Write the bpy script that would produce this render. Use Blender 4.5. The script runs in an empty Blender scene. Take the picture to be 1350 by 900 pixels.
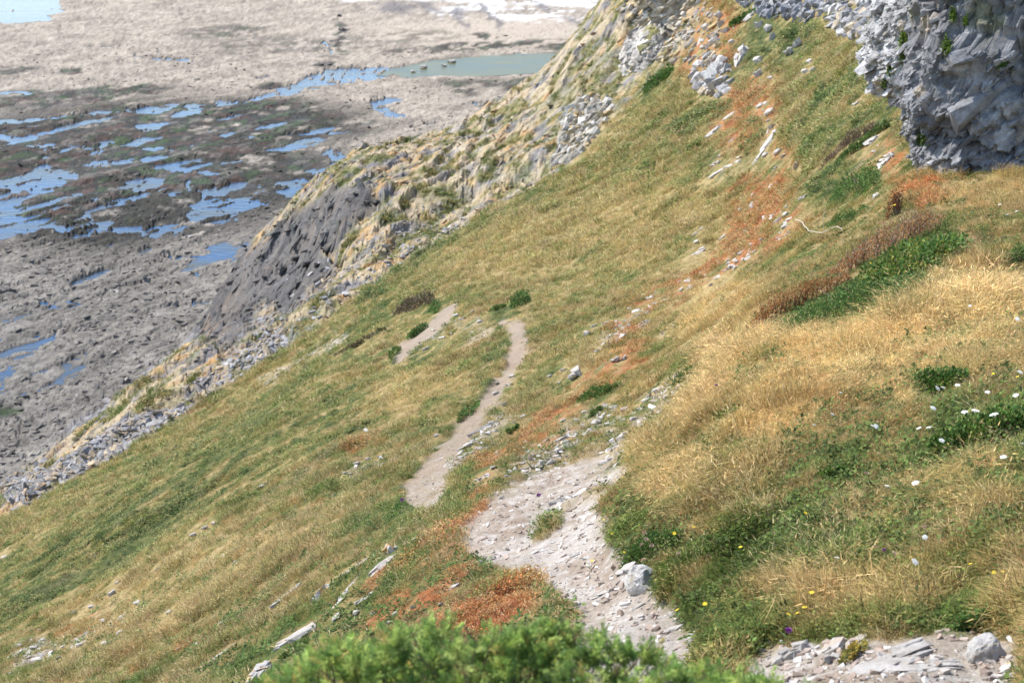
import bpy, math, random
import numpy as np
from mathutils import Vector, Matrix

S = bpy.context.scene
COL = S.collection
rng = np.random.default_rng(11)
random.seed(11)
R = math.radians

# ------------------------------------------------------------------ camera, sky, sun, exposure
PITCH = R(20.0)
CP, SP = math.cos(PITCH), math.sin(PITCH)
F = 1875.0                                   # focal length in pixels of the 1350 x 900 photograph (50 mm)
cam_d = bpy.data.cameras.new('camera')
cam_d.sensor_width = 36.0
cam_d.lens = F / 1350 * 36.0
cam_d.clip_start = 0.05
cam_d.clip_end = 20000
cam_d.dof.use_dof = True
cam_d.dof.focus_distance = 14.5
cam_d.dof.aperture_fstop = 4.2
cam = bpy.data.objects.new('camera', cam_d)
COL.objects.link(cam)
cam.location = (0, 0, 0)
cam.rotation_euler = (R(90) - PITCH, 0, 0)
S.camera = cam

SUN_EL, SUN_AZ = R(51), R(-60)                # azimuth measured from +Y (view direction) towards +X (right)
W = bpy.data.worlds.new('World')
S.world = W
W.use_nodes = True
nt = W.node_tree
bg = nt.nodes['Background']
sky = nt.nodes.new('ShaderNodeTexSky')
sky.sky_type = 'NISHITA'
sky.sun_disc = False
sky.sun_elevation = SUN_EL
sky.sun_rotation = SUN_AZ
sky.air_density = 1.0
sky.dust_density = 0.4
sky.ozone_density = 1.6
nt.links.new(sky.outputs[0], bg.inputs[0])
bg.inputs[1].default_value = 0.15
sun_d = bpy.data.lights.new('sun', 'SUN')
sun_d.energy = 3.35
sun_d.angle = R(0.5)
sun_d.color = (1.0, 0.94, 0.86)
sun = bpy.data.objects.new('sun', sun_d)
COL.objects.link(sun)
sd = Vector((math.sin(SUN_AZ) * math.cos(SUN_EL), math.cos(SUN_AZ) * math.cos(SUN_EL), math.sin(SUN_EL)))
sun.rotation_euler = sd.to_track_quat('Z', 'Y').to_euler()
sun.location = sd * 50
S.view_settings.view_transform = 'Standard'
S.view_settings.look = 'None'
S.view_settings.gamma = 1.0
S.view_settings.exposure = 0.95
S.render.engine = 'CYCLES'
S.cycles.use_denoising = True
S.cycles.max_bounces = 6
S.cycles.transparent_max_bounces = 4

# ------------------------------------------------------------------ numpy helpers
def hsh(ix, iy, iz, seed):
    h = (ix.astype(np.int64) * 374761393 + iy.astype(np.int64) * 668265263 + iz * 2147483647 + seed * 974634777) & 0xFFFFFFFF
    h = ((h ^ (h >> 13)) * 1274126177) & 0xFFFFFFFF
    h = ((h ^ (h >> 16)) * 2246822519) & 0xFFFFFFFF
    h = h ^ (h >> 15)
    return (h & 0xFFFFFF) / float(0xFFFFFF)

def n2(x, y, seed=0):                         # value noise, -1..1
    fx, fy = np.floor(x), np.floor(y)
    ix, iy = fx.astype(np.int64), fy.astype(np.int64)
    u, v = x - fx, y - fy
    u = u * u * u * (u * (u * 6 - 15) + 10); v = v * v * v * (v * (v * 6 - 15) + 10)
    a = hsh(ix, iy, 0, seed); b = hsh(ix + 1, iy, 0, seed); c = hsh(ix, iy + 1, 0, seed); d = hsh(ix + 1, iy + 1, 0, seed)
    return ((a * (1 - u) + b * u) * (1 - v) + (c * (1 - u) + d * u) * v) * 2 - 1

def fbm(x, y, seed=0, octs=4, gain=0.5):
    s = 0; a = 1.0; t = 0
    for o in range(octs):
        s = s + a * n2(x, y, seed + o * 17); t += a; a *= gain
        x, y = (x * 0.8 - y * 0.6) * 2.03 + 7.1, (x * 0.6 + y * 0.8) * 2.03 - 3.7
    return s / t * 1.5

def n3(x, y, z, seed=0):
    fx, fy, fz = np.floor(x), np.floor(y), np.floor(z)
    ix, iy, iz = fx.astype(np.int64), fy.astype(np.int64), fz.astype(np.int64)
    u, v, w = x - fx, y - fy, z - fz
    u = u * u * (3 - 2 * u); v = v * v * (3 - 2 * v); w = w * w * (3 - 2 * w)
    r = 0
    for dx in (0, 1):
        for dy in (0, 1):
            for dz in (0, 1):
                r = r + hsh(ix + dx, iy + dy, iz + dz, seed) * (u if dx else 1 - u) * (v if dy else 1 - v) * (w if dz else 1 - w)
    return r * 2 - 1

def fbm3(p, s, seed=0, octs=3):
    r = 0; a = 1; t = 0
    for o in range(octs):
        q = p * s
        r = r + a * n3(q[:, 0] + o * 3.3, q[:, 1] - o * 7.1, q[:, 2] + o * 1.7, seed + o); t += a; a *= .5; s *= 2.1
    return r / t * 1.4

def facet2(x, y, seed):                       # blocky relief: every cell is a tilted facet; returns height, edge distance
    ix, iy = np.floor(x).astype(np.int64), np.floor(y).astype(np.int64)
    best = np.full(x.shape, 9.0); sec = np.full(x.shape, 9.0); h = np.zeros(x.shape)
    for dx in (-1, 0, 1):
        for dy in (-1, 0, 1):
            jx, jy = ix + dx, iy + dy
            cx = jx + hsh(jx, jy, 1, seed); cy = jy + hsh(jx, jy, 2, seed)
            d = (x - cx) ** 2 + (y - cy) ** 2
            hh = (hsh(jx, jy, 3, seed) * 2 - 1) + (x - cx) * (hsh(jx, jy, 4, seed) * 2 - 1) * 1.6 + (y - cy) * (hsh(jx, jy, 5, seed) * 2 - 1) * 1.6
            m = d < best
            sec = np.where(m, best, np.minimum(sec, d))
            h = np.where(m, hh, h); best = np.where(m, d, best)
    return h, np.sqrt(sec) - np.sqrt(best)

def facet3(p, seed):
    x, y, z = p[:, 0], p[:, 1], p[:, 2]
    ix, iy, iz = (np.floor(c).astype(np.int64) for c in (x, y, z))
    best = np.full(x.shape, 9.0); sec = np.full(x.shape, 9.0); h = np.zeros(x.shape)
    for dx in (-1, 0, 1):
        for dy in (-1, 0, 1):
            for dz in (-1, 0, 1):
                jx, jy, jz = ix + dx, iy + dy, iz + dz
                ex = x - jx - hsh(jx, jy, jz, seed); ey = y - jy - hsh(jx, jy, jz, seed + 1); ez = z - jz - hsh(jx, jy, jz, seed + 2)
                d = ex * ex + ey * ey + ez * ez
                hh = hsh(jx, jy, jz, seed + 3) * 2 - 1 + 1.5 * (ex * (hsh(jx, jy, jz, seed + 4) * 2 - 1) + ey * (hsh(jx, jy, jz, seed + 5) * 2 - 1) + ez * (hsh(jx, jy, jz, seed + 6) * 2 - 1))
                m = d < best
                sec = np.where(m, best, np.minimum(sec, d)); h = np.where(m, hh, h); best = np.where(m, d, best)
    return h, np.sqrt(sec) - np.sqrt(best)

def sstep(a, b, x):
    t = np.clip((x - a) / (b - a), 0, 1)
    return t * t * (3 - 2 * t)

def inpoly(px, py, poly):
    r = np.zeros(px.shape, bool)
    n = len(poly)
    for i in range(n):
        x0, y0 = poly[i]; x1, y1 = poly[(i + 1) % n]
        if y0 == y1: continue
        c = ((y0 > py) != (y1 > py)) & (px < (x1 - x0) * (py - y0) / (y1 - y0) + x0)
        r ^= c
    return r

def dline(px, py, pts):
    d = np.full(px.shape, 1e9)
    for (x0, y0), (x1, y1) in zip(pts[:-1], pts[1:]):
        vx, vy = x1 - x0, y1 - y0
        t = np.clip(((px - x0) * vx + (py - y0) * vy) / (vx * vx + vy * vy + 1e-9), 0, 1)
        d = np.minimum(d, np.hypot(px - x0 - t * vx, py - y0 - t * vy))
    return d

def spoly(px, py, poly, soft):                # 1 inside, fading over `soft` pixels of the photo
    d = dline(px, py, list(poly) + [poly[0]])
    d = np.where(inpoly(px, py, poly), d, -d)
    return sstep(-soft, soft, d)

def stroke(px, py, pts, w, soft=None):
    soft = soft or w * .7
    return 1 - sstep(w - soft, w + soft, dline(px, py, pts))

def ell(px, py, cx, cy, rx, ry, rot=0):
    c, s = math.cos(R(rot)), math.sin(R(rot))
    dx, dy = px - cx, -(py - cy)
    a, b = (dx * c + dy * s) / rx, (-dx * s + dy * c) / ry
    return 1 - sstep(.55, 1.35, np.hypot(a, b))

def ray(px, py):
    u, v = (px - 675) / F, (450 - py) / F
    return np.array([u, CP + v * SP, -SP + v * CP])

def project(x, y, z):
    d = y * CP - z * SP
    d = np.where(d < .05, .05, d)
    return 675 + F * x / d, 450 - F * (y * SP + z * CP) / d, d

# ------------------------------------------------------------------ the lie of the land
FLAT = -62.0                                  # sea level pools, metres below the eye
CTRL = [
 # foot path, from the near bend to the far one
 (880,880,8.6),(800,760,11.5),(720,700,14.2),(640,690,15.2),(640,650,17),(760,620,17.5),(550,655,22),(600,590,27),(650,530,34),(695,470,42),(685,425,50),
 # near slope left of the path
 (0,900,24),(200,900,17.5),(350,900,12.8),(500,820,13.2),(600,780,12.6),(700,850,9.6),(560,900,9.6),(450,720,19),(520,700,17.5),(100,800,33),(300,750,23.5),(0,780,44),(200,640,52),(350,600,44),(450,560,42),(430,640,28),
 (300,560,78),(450,480,66),(540,470,60),(560,420,74),(620,400,66),
 # where the grass ends
 (0,685,78),(125,620,90),(250,540,104),(365,465,114),(480,385,122),(570,325,129),(650,270,136),(740,225,143),(800,165,151),(850,115,158),
 # grass beyond the path
 (600,350,98),(700,300,104),(800,300,86),(740,380,68),(900,200,100),(900,130,126),(960,110,118),(1000,60,124),(1050,100,92),(1100,60,98),(1000,300,54),(950,370,40),(850,430,38),(900,330,58),(800,480,31),(850,520,24),(760,560,24),(700,560,27),(880,560,18.2),(1000,220,72),(1050,0,130),(940,30,150),
 # mound right of the path
 (1300,870,7.1),(1345,880,6.9),(1050,870,7.7),(950,790,9.5),(830,700,12.0),(860,620,14.2),(950,520,15.2),(1000,430,19),(1080,350,23),(1150,420,16.2),(1250,530,12.2),(1345,700,8.7),(1345,500,12.2),(1345,300,21),(1200,270,25),(1250,330,19.5),(1120,280,29),(1160,160,42),(1190,110,46),(1060,200,52),(1110,120,62),(1050,300,34),(1215,215,28.5),(1345,266,24),(1280,240,26.3),(1100,700,10),(1100,560,12.6),
 (1500,300,22.5),(1500,500,12),(1500,800,7.0),(1500,100,36),(1300,60,60),(1300,0,70),(1160,30,78),
 # rocky slope under the grass
 (800,70,178),(760,110,174),(700,160,170),(620,200,166),(560,215,163),(500,235,158),(455,262,155),(560,300,143),(480,330,136),(400,385,130),(300,445,126),(200,505,119),(100,590,107),(30,650,94),(850,50,180),
 # dark knoll on the shore
 (400,345,155),(400,292,163),(345,330,168),(300,410,163),(285,420,170),(360,370,158),
 (880,40,172),(830,0,185),(870,0,178),
 # far side, outside the frame
 (-200,800,80),(-200,1000,30),(0,1000,17),(350,1050,7.5),(675,1050,5.5),(1000,1050,4.6),(1350,1050,4.2),(-200,950,36),
]
FLATPX = [(-200,560),(-200,400),(-200,200),(-100,640),(0,570),(0,450),(0,300),(0,100),(100,510),(200,420),(200,300),(200,100),(300,340),(300,200),(300,60),(400,240),(400,120),(500,195),(500,60),(600,160),(600,60),(700,110),(700,30),(780,40),(180,460),(265,385),(350,290)]
tc, lc, wc = [], [], []
for px, py, d in CTRL:
    X = ray(px, py) * d
    tc.append(X[0] / X[1]); lc.append(math.log(X[1])); wc.append(X[2] / X[1])
for px, py in FLATPX:
    q = ray(px, py)
    X = q * ((FLAT - 9) / q[2])
    tc.append(X[0] / X[1]); lc.append(math.log(X[1])); wc.append(X[2] / X[1])
for t in (-.5, -.2, 0, .03):
    for yy in (330, 600, 1000):
        tc.append(t); lc.append(math.log(yy)); wc.append((FLAT - 12) / yy)
tc, lc, wc = map(np.array, (tc, lc, wc))
KT, KL = 2.2, 0.55                            # make both axes comparable
def tps(r2):
    return np.where(r2 > 1e-12, r2 * np.log(r2 + 1e-12) * .5, 0)
_n = len(tc)
A = np.zeros((_n + 3, _n + 3))
A[:_n, :_n] = tps((KT * (tc[:, None] - tc)) ** 2 + (KL * (lc[:, None] - lc)) ** 2) + np.eye(_n) * 2e-4
A[:_n, _n] = 1; A[:_n, _n + 1] = tc; A[:_n, _n + 2] = lc; A[_n:, :_n] = A[:_n, _n:].T
SOL = np.linalg.solve(A, np.concatenate([wc, [0, 0, 0]]))

def base_z(x, y):
    shp = np.shape(x)
    x = np.ravel(np.asarray(x, float)); y = np.ravel(np.asarray(y, float))
    t = x / y; l = np.log(y)
    out = SOL[_n] + SOL[_n + 1] * t + SOL[_n + 2] * l
    for i in range(_n):
        out += SOL[i] * tps((KT * (t - tc[i])) ** 2 + (KL * (l - lc[i])) ** 2)
    return (out * y).reshape(shp)

# direction of the contour lines and beds (away and to the right), and across it
E1 = np.array([.50, .866]); E2 = np.array([.866, -.50])
def along(x, y): return x * E1[0] + y * E1[1], x * E2[0] + y * E2[1]

GRASS = [(-700,1080),(-300,862),(0,684),(60,652),(125,620),(190,580),(250,540),(310,500),(365,465),(425,425),(480,385),(525,352),(570,325),(650,270),(700,247),(740,225),(775,195),(800,165),(850,112),(880,92),(905,60),(920,20),(930,-200),(2200,-200),(2200,2400),(-700,2400)]
PATHS = [
 [(700,960),(945,960),(928,880),(905,830),(880,790),(838,752),(806,712),(796,672),(812,640),(834,612),(800,600),(752,604),(700,622),(652,650),(622,668),(606,696),(616,730),(650,742),(704,762),(745,790),(770,820),(775,850)],
 [(536,674),(530,640),(552,608),(598,564),(634,526),(664,484),(673,444),(668,422),(690,419),(699,450),(694,476),(668,508),(652,540),(622,572),(594,618),(596,648),(570,674)],
 [(521,477),(529,450),(560,428),(588,402),(606,393),(601,408),(572,438),(547,455),(541,470),(528,479)],
 [(648,426),(667,416),(668,428)],
]
STONY = [(980,870),(1030,842),(1100,832),(1180,842),(1230,830),(1290,838),(1360,840),(1360,1000),(960,1000)]
def path_mask(px, py, x, y):
    k = fbm(x * 1.7, y * 1.7, 5, 3)
    m = np.zeros(px.shape)
    for i, P in enumerate(PATHS):
        s = (16, 5, 3.0, 2.5)[i]
        m = np.maximum(m, spoly(px + k * s * .95, py + k * s * .7, P, s) - (0, .16, .14, .1)[i])
    tongue = np.maximum(stroke(px + k * 8, py + k * 6, [(800,640),(752,664),(706,702)], 7, 6), stroke(px + k * 8, py + k * 6, [(640,655),(612,690)], 5, 5))
    m = m * (1 - .85 * tongue)
    m = np.maximum(m, .9 * spoly(px + k * 26, py + k * 16, STONY, 24))
    return m

# ------------------------------------------------------------------ what grows or lies where
def veg(px, py, x, y):
    s, n = along(x, y)
    j = fbm(s * .5, n * 1.1, 31, 3)
    qx, qy = px + j * 9, py + j * 8
    red = np.zeros(px.shape)
    red = np.maximum(red, .95 * spoly(qx, qy, [(470,812),(500,760),(530,728),(585,700),(628,655),(652,640),(655,655),(618,695),(602,730),(622,748),(690,756),(700,790),(660,835),(560,850),(490,840)], 16))
    red = np.maximum(red, .95 * stroke(qx, qy, [(1062,292),(1010,320),(955,345),(905,378),(868,398),(838,425),(822,450)], 13, 14))
    red = np.maximum(red, .7 * stroke(qx, qy, [(835,470),(800,500),(765,520),(730,560),(690,590),(640,612)], 15, 16))
    red = np.maximum(red, 1.0 * ell(qx, qy, 1000, 285, 36, 70, -30))
    red = np.maximum(red, .8 * ell(qx, qy, 1035, 205, 22, 12))
    red = np.maximum(red, .9 * ell(qx, qy, 1166, 200, 22, 30, 30))
    red = np.maximum(red, .9 * ell(qx, qy, 1205, 245, 42, 22))
    red = np.maximum(red, .95 * stroke(qx, qy, [(394,667),(420,652),(450,634)], 5, 5))
    red = np.maximum(red, .7 * stroke(qx, qy, [(82,842),(115,826),(148,814)], 5, 6))
    red = np.maximum(red, .6 * stroke(qx, qy, [(175,880),(205,862),(242,848)], 5, 6))
    red = np.maximum(red, .8 * ell(qx, qy, 930, 50, 55, 60))
    red = np.maximum(red, .75 * ell(qx, qy, 985, 150, 40, 60, -30))
    red = np.maximum(red, .45 * stroke(qx, qy, [(460,590),(500,575)], 8, 8))
    green = np.zeros(px.shape)
    for pts, w, a in [
        ([(845,122),(872,100)], 9, 1), ([(880,176),(915,158),(955,138)], 7, 1), ([(962,90),(990,70),(1050,42)], 17, .95), ([(975,70),(1003,18)], 13, .95),
        ([(1085,135),(1110,112),(1150,95)], 13, .6), ([(1075,195),(1120,165),(1165,150)], 16, .55), ([(645,285),(590,318),(540,345),(480,392)], 11, .75), ([(740,228),(690,255)], 10, .6),
        ([(660,410),(668,455),(640,500),(615,530),(560,548)], 11, .75), ([(540,470),(575,430),(580,405)], 11, .8), ([(530,402),(470,440),(400,480)], 15, .55),
        ([(560,630),(530,660),(515,680)], 13, .7), ([(610,560),(540,620)], 7, .6), ([(0,780),(90,730),(180,690),(300,600)], 34, .62), ([(180,700),(320,620),(470,520)], 20, .5), ([(0,830),(60,790),(150,740)], 16, .6),
        ([(200,620),(330,560),(420,500)], 18, .45), ([(700,520),(740,480)], 10, .4), ([(760,530),(815,510)], 10, .9), ([(885,510),(905,485)], 14, .9),
        ([(835,720),(900,700)], 26, .75), ([(890,790),(980,740),(1060,690)], 42, .7), ([(960,830),(1060,770),(1150,720)], 40, .75), ([(1260,822),(1310,805)], 22, .9), ([(1180,770),(1330,740)], 22, .5),
        ([(1085,620),(1180,590)], 17, .75), ([(1235,575),(1345,560)], 28, .95), ([(1210,505),(1270,508)], 14, 1), ([(1070,575),(1100,580)], 12, .6), ([(955,545),(985,535)], 9, .8), ([(1320,340),(1350,330)], 20, .9),
        ([(1090,250),(1150,240)], 20, .9), ([(1065,405),(1120,385),(1170,345),(1235,310)], 24, 1.0), ([(880,600),(930,575)], 12, .35), ([(1130,425),(1200,395)], 12, .4), ([(1010,690),(1090,660)], 20, .45), ([(1230,660),(1345,640)], 20, .35),
        ([(700,625),(720,618)], 5, .5), ([(545,755),(520,770)], 10, .55), ([(590,745),(570,760)], 8, .5), ([(800,330),(760,350),(730,380)], 6, .35), ([(920,310),(880,330)], 8, .4)]:
        green = np.maximum(green, a * stroke(qx, qy, pts, w, w * .8))
    green = np.maximum(green, .5 * ell(qx, qy, 1060, 735, 240, 100) * sstep(-.3, .35, fbm(s * 1.3, n * 1.8, 57, 3)))
    straw = np.zeros(px.shape)
    for cx, cy, rx, ry, a in [(1180,470,190,60,1.0),(960,430,70,60,.9),(1290,400,80,60,.9),(1010,540,110,50,.8),(330,740,130,60,.4),(190,800,120,60,.35),(1300,260,80,30,.7),(1290,650,80,50,.6),(720,800,60,30,.7),(880,620,60,40,.6),(1080,790,60,25,.4),(880,300,160,60,.35),(700,330,120,50,.3),(560,520,70,40,.4)]:
        straw = np.maximum(straw, a * ell(qx, qy, cx, cy, rx, ry))
    stony = np.zeros(px.shape)
    for pts, w, a in [([(345,500),(400,475),(455,446)], 6, 1), ([(865,535),(905,505)], 9, .45), ([(690,610),(800,560)], 24, .45), ([(800,600),(860,560)], 14, .4), ([(620,590),(690,540)], 12, .3), ([(30,870),(60,855)], 14, .7), ([(90,850),(160,815)], 10, .6),
                      ([(530,470),(560,440),(600,425)], 9, .4), ([(640,430),(615,440)], 6, .5), ([(500,605),(470,625)], 10, .6), ([(1000,180),(960,230)], 20, .12), ([(800,450),(850,420)], 14, .3), ([(580,625),(625,595),(665,550)], 12, .75), ([(690,650),(760,655)], 14, .5)]:
        stony = np.maximum(stony, a * stroke(qx, qy, pts, w, w * .8))
    return red, green, straw, stony

def mixc(c, col, m):
    return c * (1 - m[:, None]) + np.asarray(col)[None, :] * m[:, None]

def plant_col(px, py, x, y, jit=0.0):
    """colour of what grows at a spot, with the amounts of red, green and stony ground"""
    red, green, straw, stony = veg(px, py, x, y)
    s, n = along(x, y)
    near = sstep(30, 10, y)
    a = fbm(s * .18, n * .5, 41, 4)
    b = fbm(s * .55, n * 1.5, 43, 3)
    c_ = fbm(s * 1.9, n * 3.6, 47, 3)
    spot = sstep(.30, .52, fbm(s * .95 + 40, n * 1.7, 49, 3)) * (1 - .75 * straw)
    spot = np.maximum(spot, .8 * sstep(.36, .55, fbm(s * 2.3 + 11, n * 3.4, 51, 2)) * (1 - .6 * straw))
    g = np.clip(.25 + .26 * a + .26 * b + .2 * c_ + jit - .03 + .64 * spot, 0, 1)
    g = np.clip(g * (1 - .75 * straw) + green * np.clip(.66 + .75 * b + .5 * c_ + jit + .35 * sstep(270, 200, py), 0, 1.1), 0, 1.1)
    c = np.tile(np.array([.475, .365, .17]), (len(x), 1))
    c = mixc(c, (.335, .262, .10), sstep(.12, .42, g))
    c = mixc(c, (.21, .215, .065), sstep(.4, .68, g))
    c = mixc(c, (.105, .165, .038), sstep(.66, 1.02, g))
    tw = (n * .62 + .55 * fbm(s * .10, n * .16, 63, 3)); tr = 1 - sstep(.0, .16, np.abs(tw - np.floor(tw) - .5) )
    tr = tr * sstep(.0, .5, fbm(s * .12 + 5, n * .2, 65, 3)) * (1 - green) * sstep(14, 24, y)
    br = sstep(.2, .8, fbm(s * .35 + 9, n * .9, 53, 3)) * (1 - straw * .6) * (1 - green)
    c = mixc(c, (.30, .20, .095), .5 * br)
    c = mixc(c, (.05, .082, .024), sstep(.86, 1.06, g) * sstep(16, 34, y) * .8)
    c = mixc(c, (.33, .255, .165), tr * .75)
    c = mixc(c, (.76, .56, .27), straw * sstep(-.6, .5, c_ + a * .5) * .85 * (1 - green))
    r = np.clip(red * 1.35 * sstep(-.02, .42, fbm(s * 1.1, n * 2.9, 61, 5, .65) * 1.3 - .1 + jit * 1.8 + red * .3), 0, 1)
    c = mixc(c, (.52, .195, .08), r * .92 * (1 - .55 * green))
    return c, g, r, green, straw, stony

def path_col(x, y):
    a = fbm(x * 2.2, y * 2.2, 71, 4); b = fbm(x * 9, y * 9, 73, 3)
    c = np.tile(np.array([.37, .31, .25]), (len(x), 1))
    c = mixc(c, (.30, .235, .18), sstep(-.05, .7, a))
    c = mixc(c, (.54, .50, .455), sstep(.0, .7, b) * .7)
    c = mixc(c, (.47, .435, .395), sstep(.1, .5, fbm(x * 1.1 + 3, y * 1.1, 75, 4)) * .6)
    c = mixc(c, (.26, .20, .15), sstep(.2, .6, fbm(x * .7 + 13, y * .7, 77, 4)) * .45)
    c = mixc(c, (.285, .215, .165), sstep(15, 24, y) * .8)
    return c

# pools and channels on the shore, as seen from the cliff top: (points, half width, strength) and outlines
POOL_POLY = [
 [(-200,-8),(88,-6),(72,10),(92,16),(62,27),(20,31),(-200,33)],
 [(-200,250),(30,236),(66,212),(72,224),(112,232),(92,244),(50,262),(22,280),(-200,284)],
 [(118,190),(150,186),(163,189),(140,199),(108,199)], [(125,203),(146,201),(140,207),(122,207)],
 [(165,240),(190,233),(216,234),(204,243),(172,250)],
 [(112,280),(150,264),(200,251),(204,262),(165,274),(120,285)], [(100,290),(125,283),(130,292),(104,298)],
 [(238,277),(285,264),(335,262),(338,273),(300,284),(246,292)],
 [(-200,301),(30,303),(110,296),(150,291),(230,293),(246,301),(190,307),(90,311),(-200,310)],
 [(186,196),(212,194),(228,197),(200,200)],
 [(484,131),(508,127),(531,131),(509,139),(515,147),(543,155),(512,155),(498,148)],
 [(418,92),(450,89),(500,88),(540,92),(520,104),(480,108),(430,116),(398,124),(360,127),(378,116)],
 [(86,363),(108,352),(142,347),(130,357),(100,369),(84,371)], [(176,331),(200,317),(208,313),(195,322),(182,334)],
 [(-60,490),(3,468),(40,447),(81,434),(62,447),(20,468),(-50,500)], [(192,307),(262,300),(240,309),(200,313)],
 [(55,205),(80,203),(72,211),(50,212)],[(180,166),(228,164),(214,171),(180,172)],
]
POOL_LINE = [
 ([(-200,166),(0,160),(70,158),(140,151),(210,146),(280,137),(330,130),(380,123),(430,108)], 3.2), ([(330,183),(385,178),(452,171)], 1.6), ([(440,205),(452,215),(432,236),(405,248),(375,252)], 7),
 ([(0,184),(50,182)], 1.8), ([(430,55),(436,70)], 1.2), ([(180,76),(250,80)], 1.6), ([(0,125),(40,124)], 1.5), ([(165,62),(106,62)], .8), ([(330,102),(350,100)], 1.5),
 ([(20,257),(110,236)], 2), ([(215,222),(300,232)], 2), ([(225,258),(330,245)], 2), ([(120,220),(180,215)], 2), ([(250,240),(262,262)], 2), ([(560,165),(580,163)], 1.5), ([(620,140),(650,138)], 1.2), ([(545,168),(552,172)], 1.5),
 ([(50,352),(60,349)], 1.2), ([(46,398),(56,396)], 2), ([(75,400),(84,396)], 2.2), ([(116,390),(120,389)], 1.6), ([(218,341),(226,339)], 2), ([(248,403),(254,397)], 1.8), ([(8,535),(18,531)], 1.5), ([(114,468),(120,466)], 1.5), ([(255,362),(258,360)], 1.5), ([(262,276),(350,268)], 2), ([(60,282),(120,262)], 3)]
LAGOON = [(505,97),(535,87),(570,80),(640,75),(720,71),(830,70),(830,96),(755,94),(700,97),(650,100),(590,102),(540,103)]
WEED = [  # dark weed: ellipse x, y, rx, ry, amount
 (210,175,230,40,.85),(60,262,110,45,.85),(250,228,120,32,.8),(300,215,130,32,.7),(120,215,150,26,.85),(40,305,70,10,.5),(330,150,90,20,.7),(110,127,120,9,1.25),(60,135,80,9,1.1),(190,120,30,6,1.1),(430,235,30,14,.4),(20,95,40,6,.7),(92,94,14,5,.9),(365,118,30,5,.8),(430,83,14,8,1.0),(445,48,7,22,.9),
 (660,62,110,7,.75),(560,68,60,6,.6),(740,60,60,6,.85),(665,110,80,6,.6),(620,122,16,7,.8),(680,116,14,8,.85),(640,50,8,4,1),(300,45,60,9,.45),(460,165,40,12,.5),(350,62,90,12,.35),(520,52,100,10,.35),(20,480,60,5,.2),(10,545,40,6,.9),(150,160,100,14,.7),(410,60,20,12,.4)]
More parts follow.
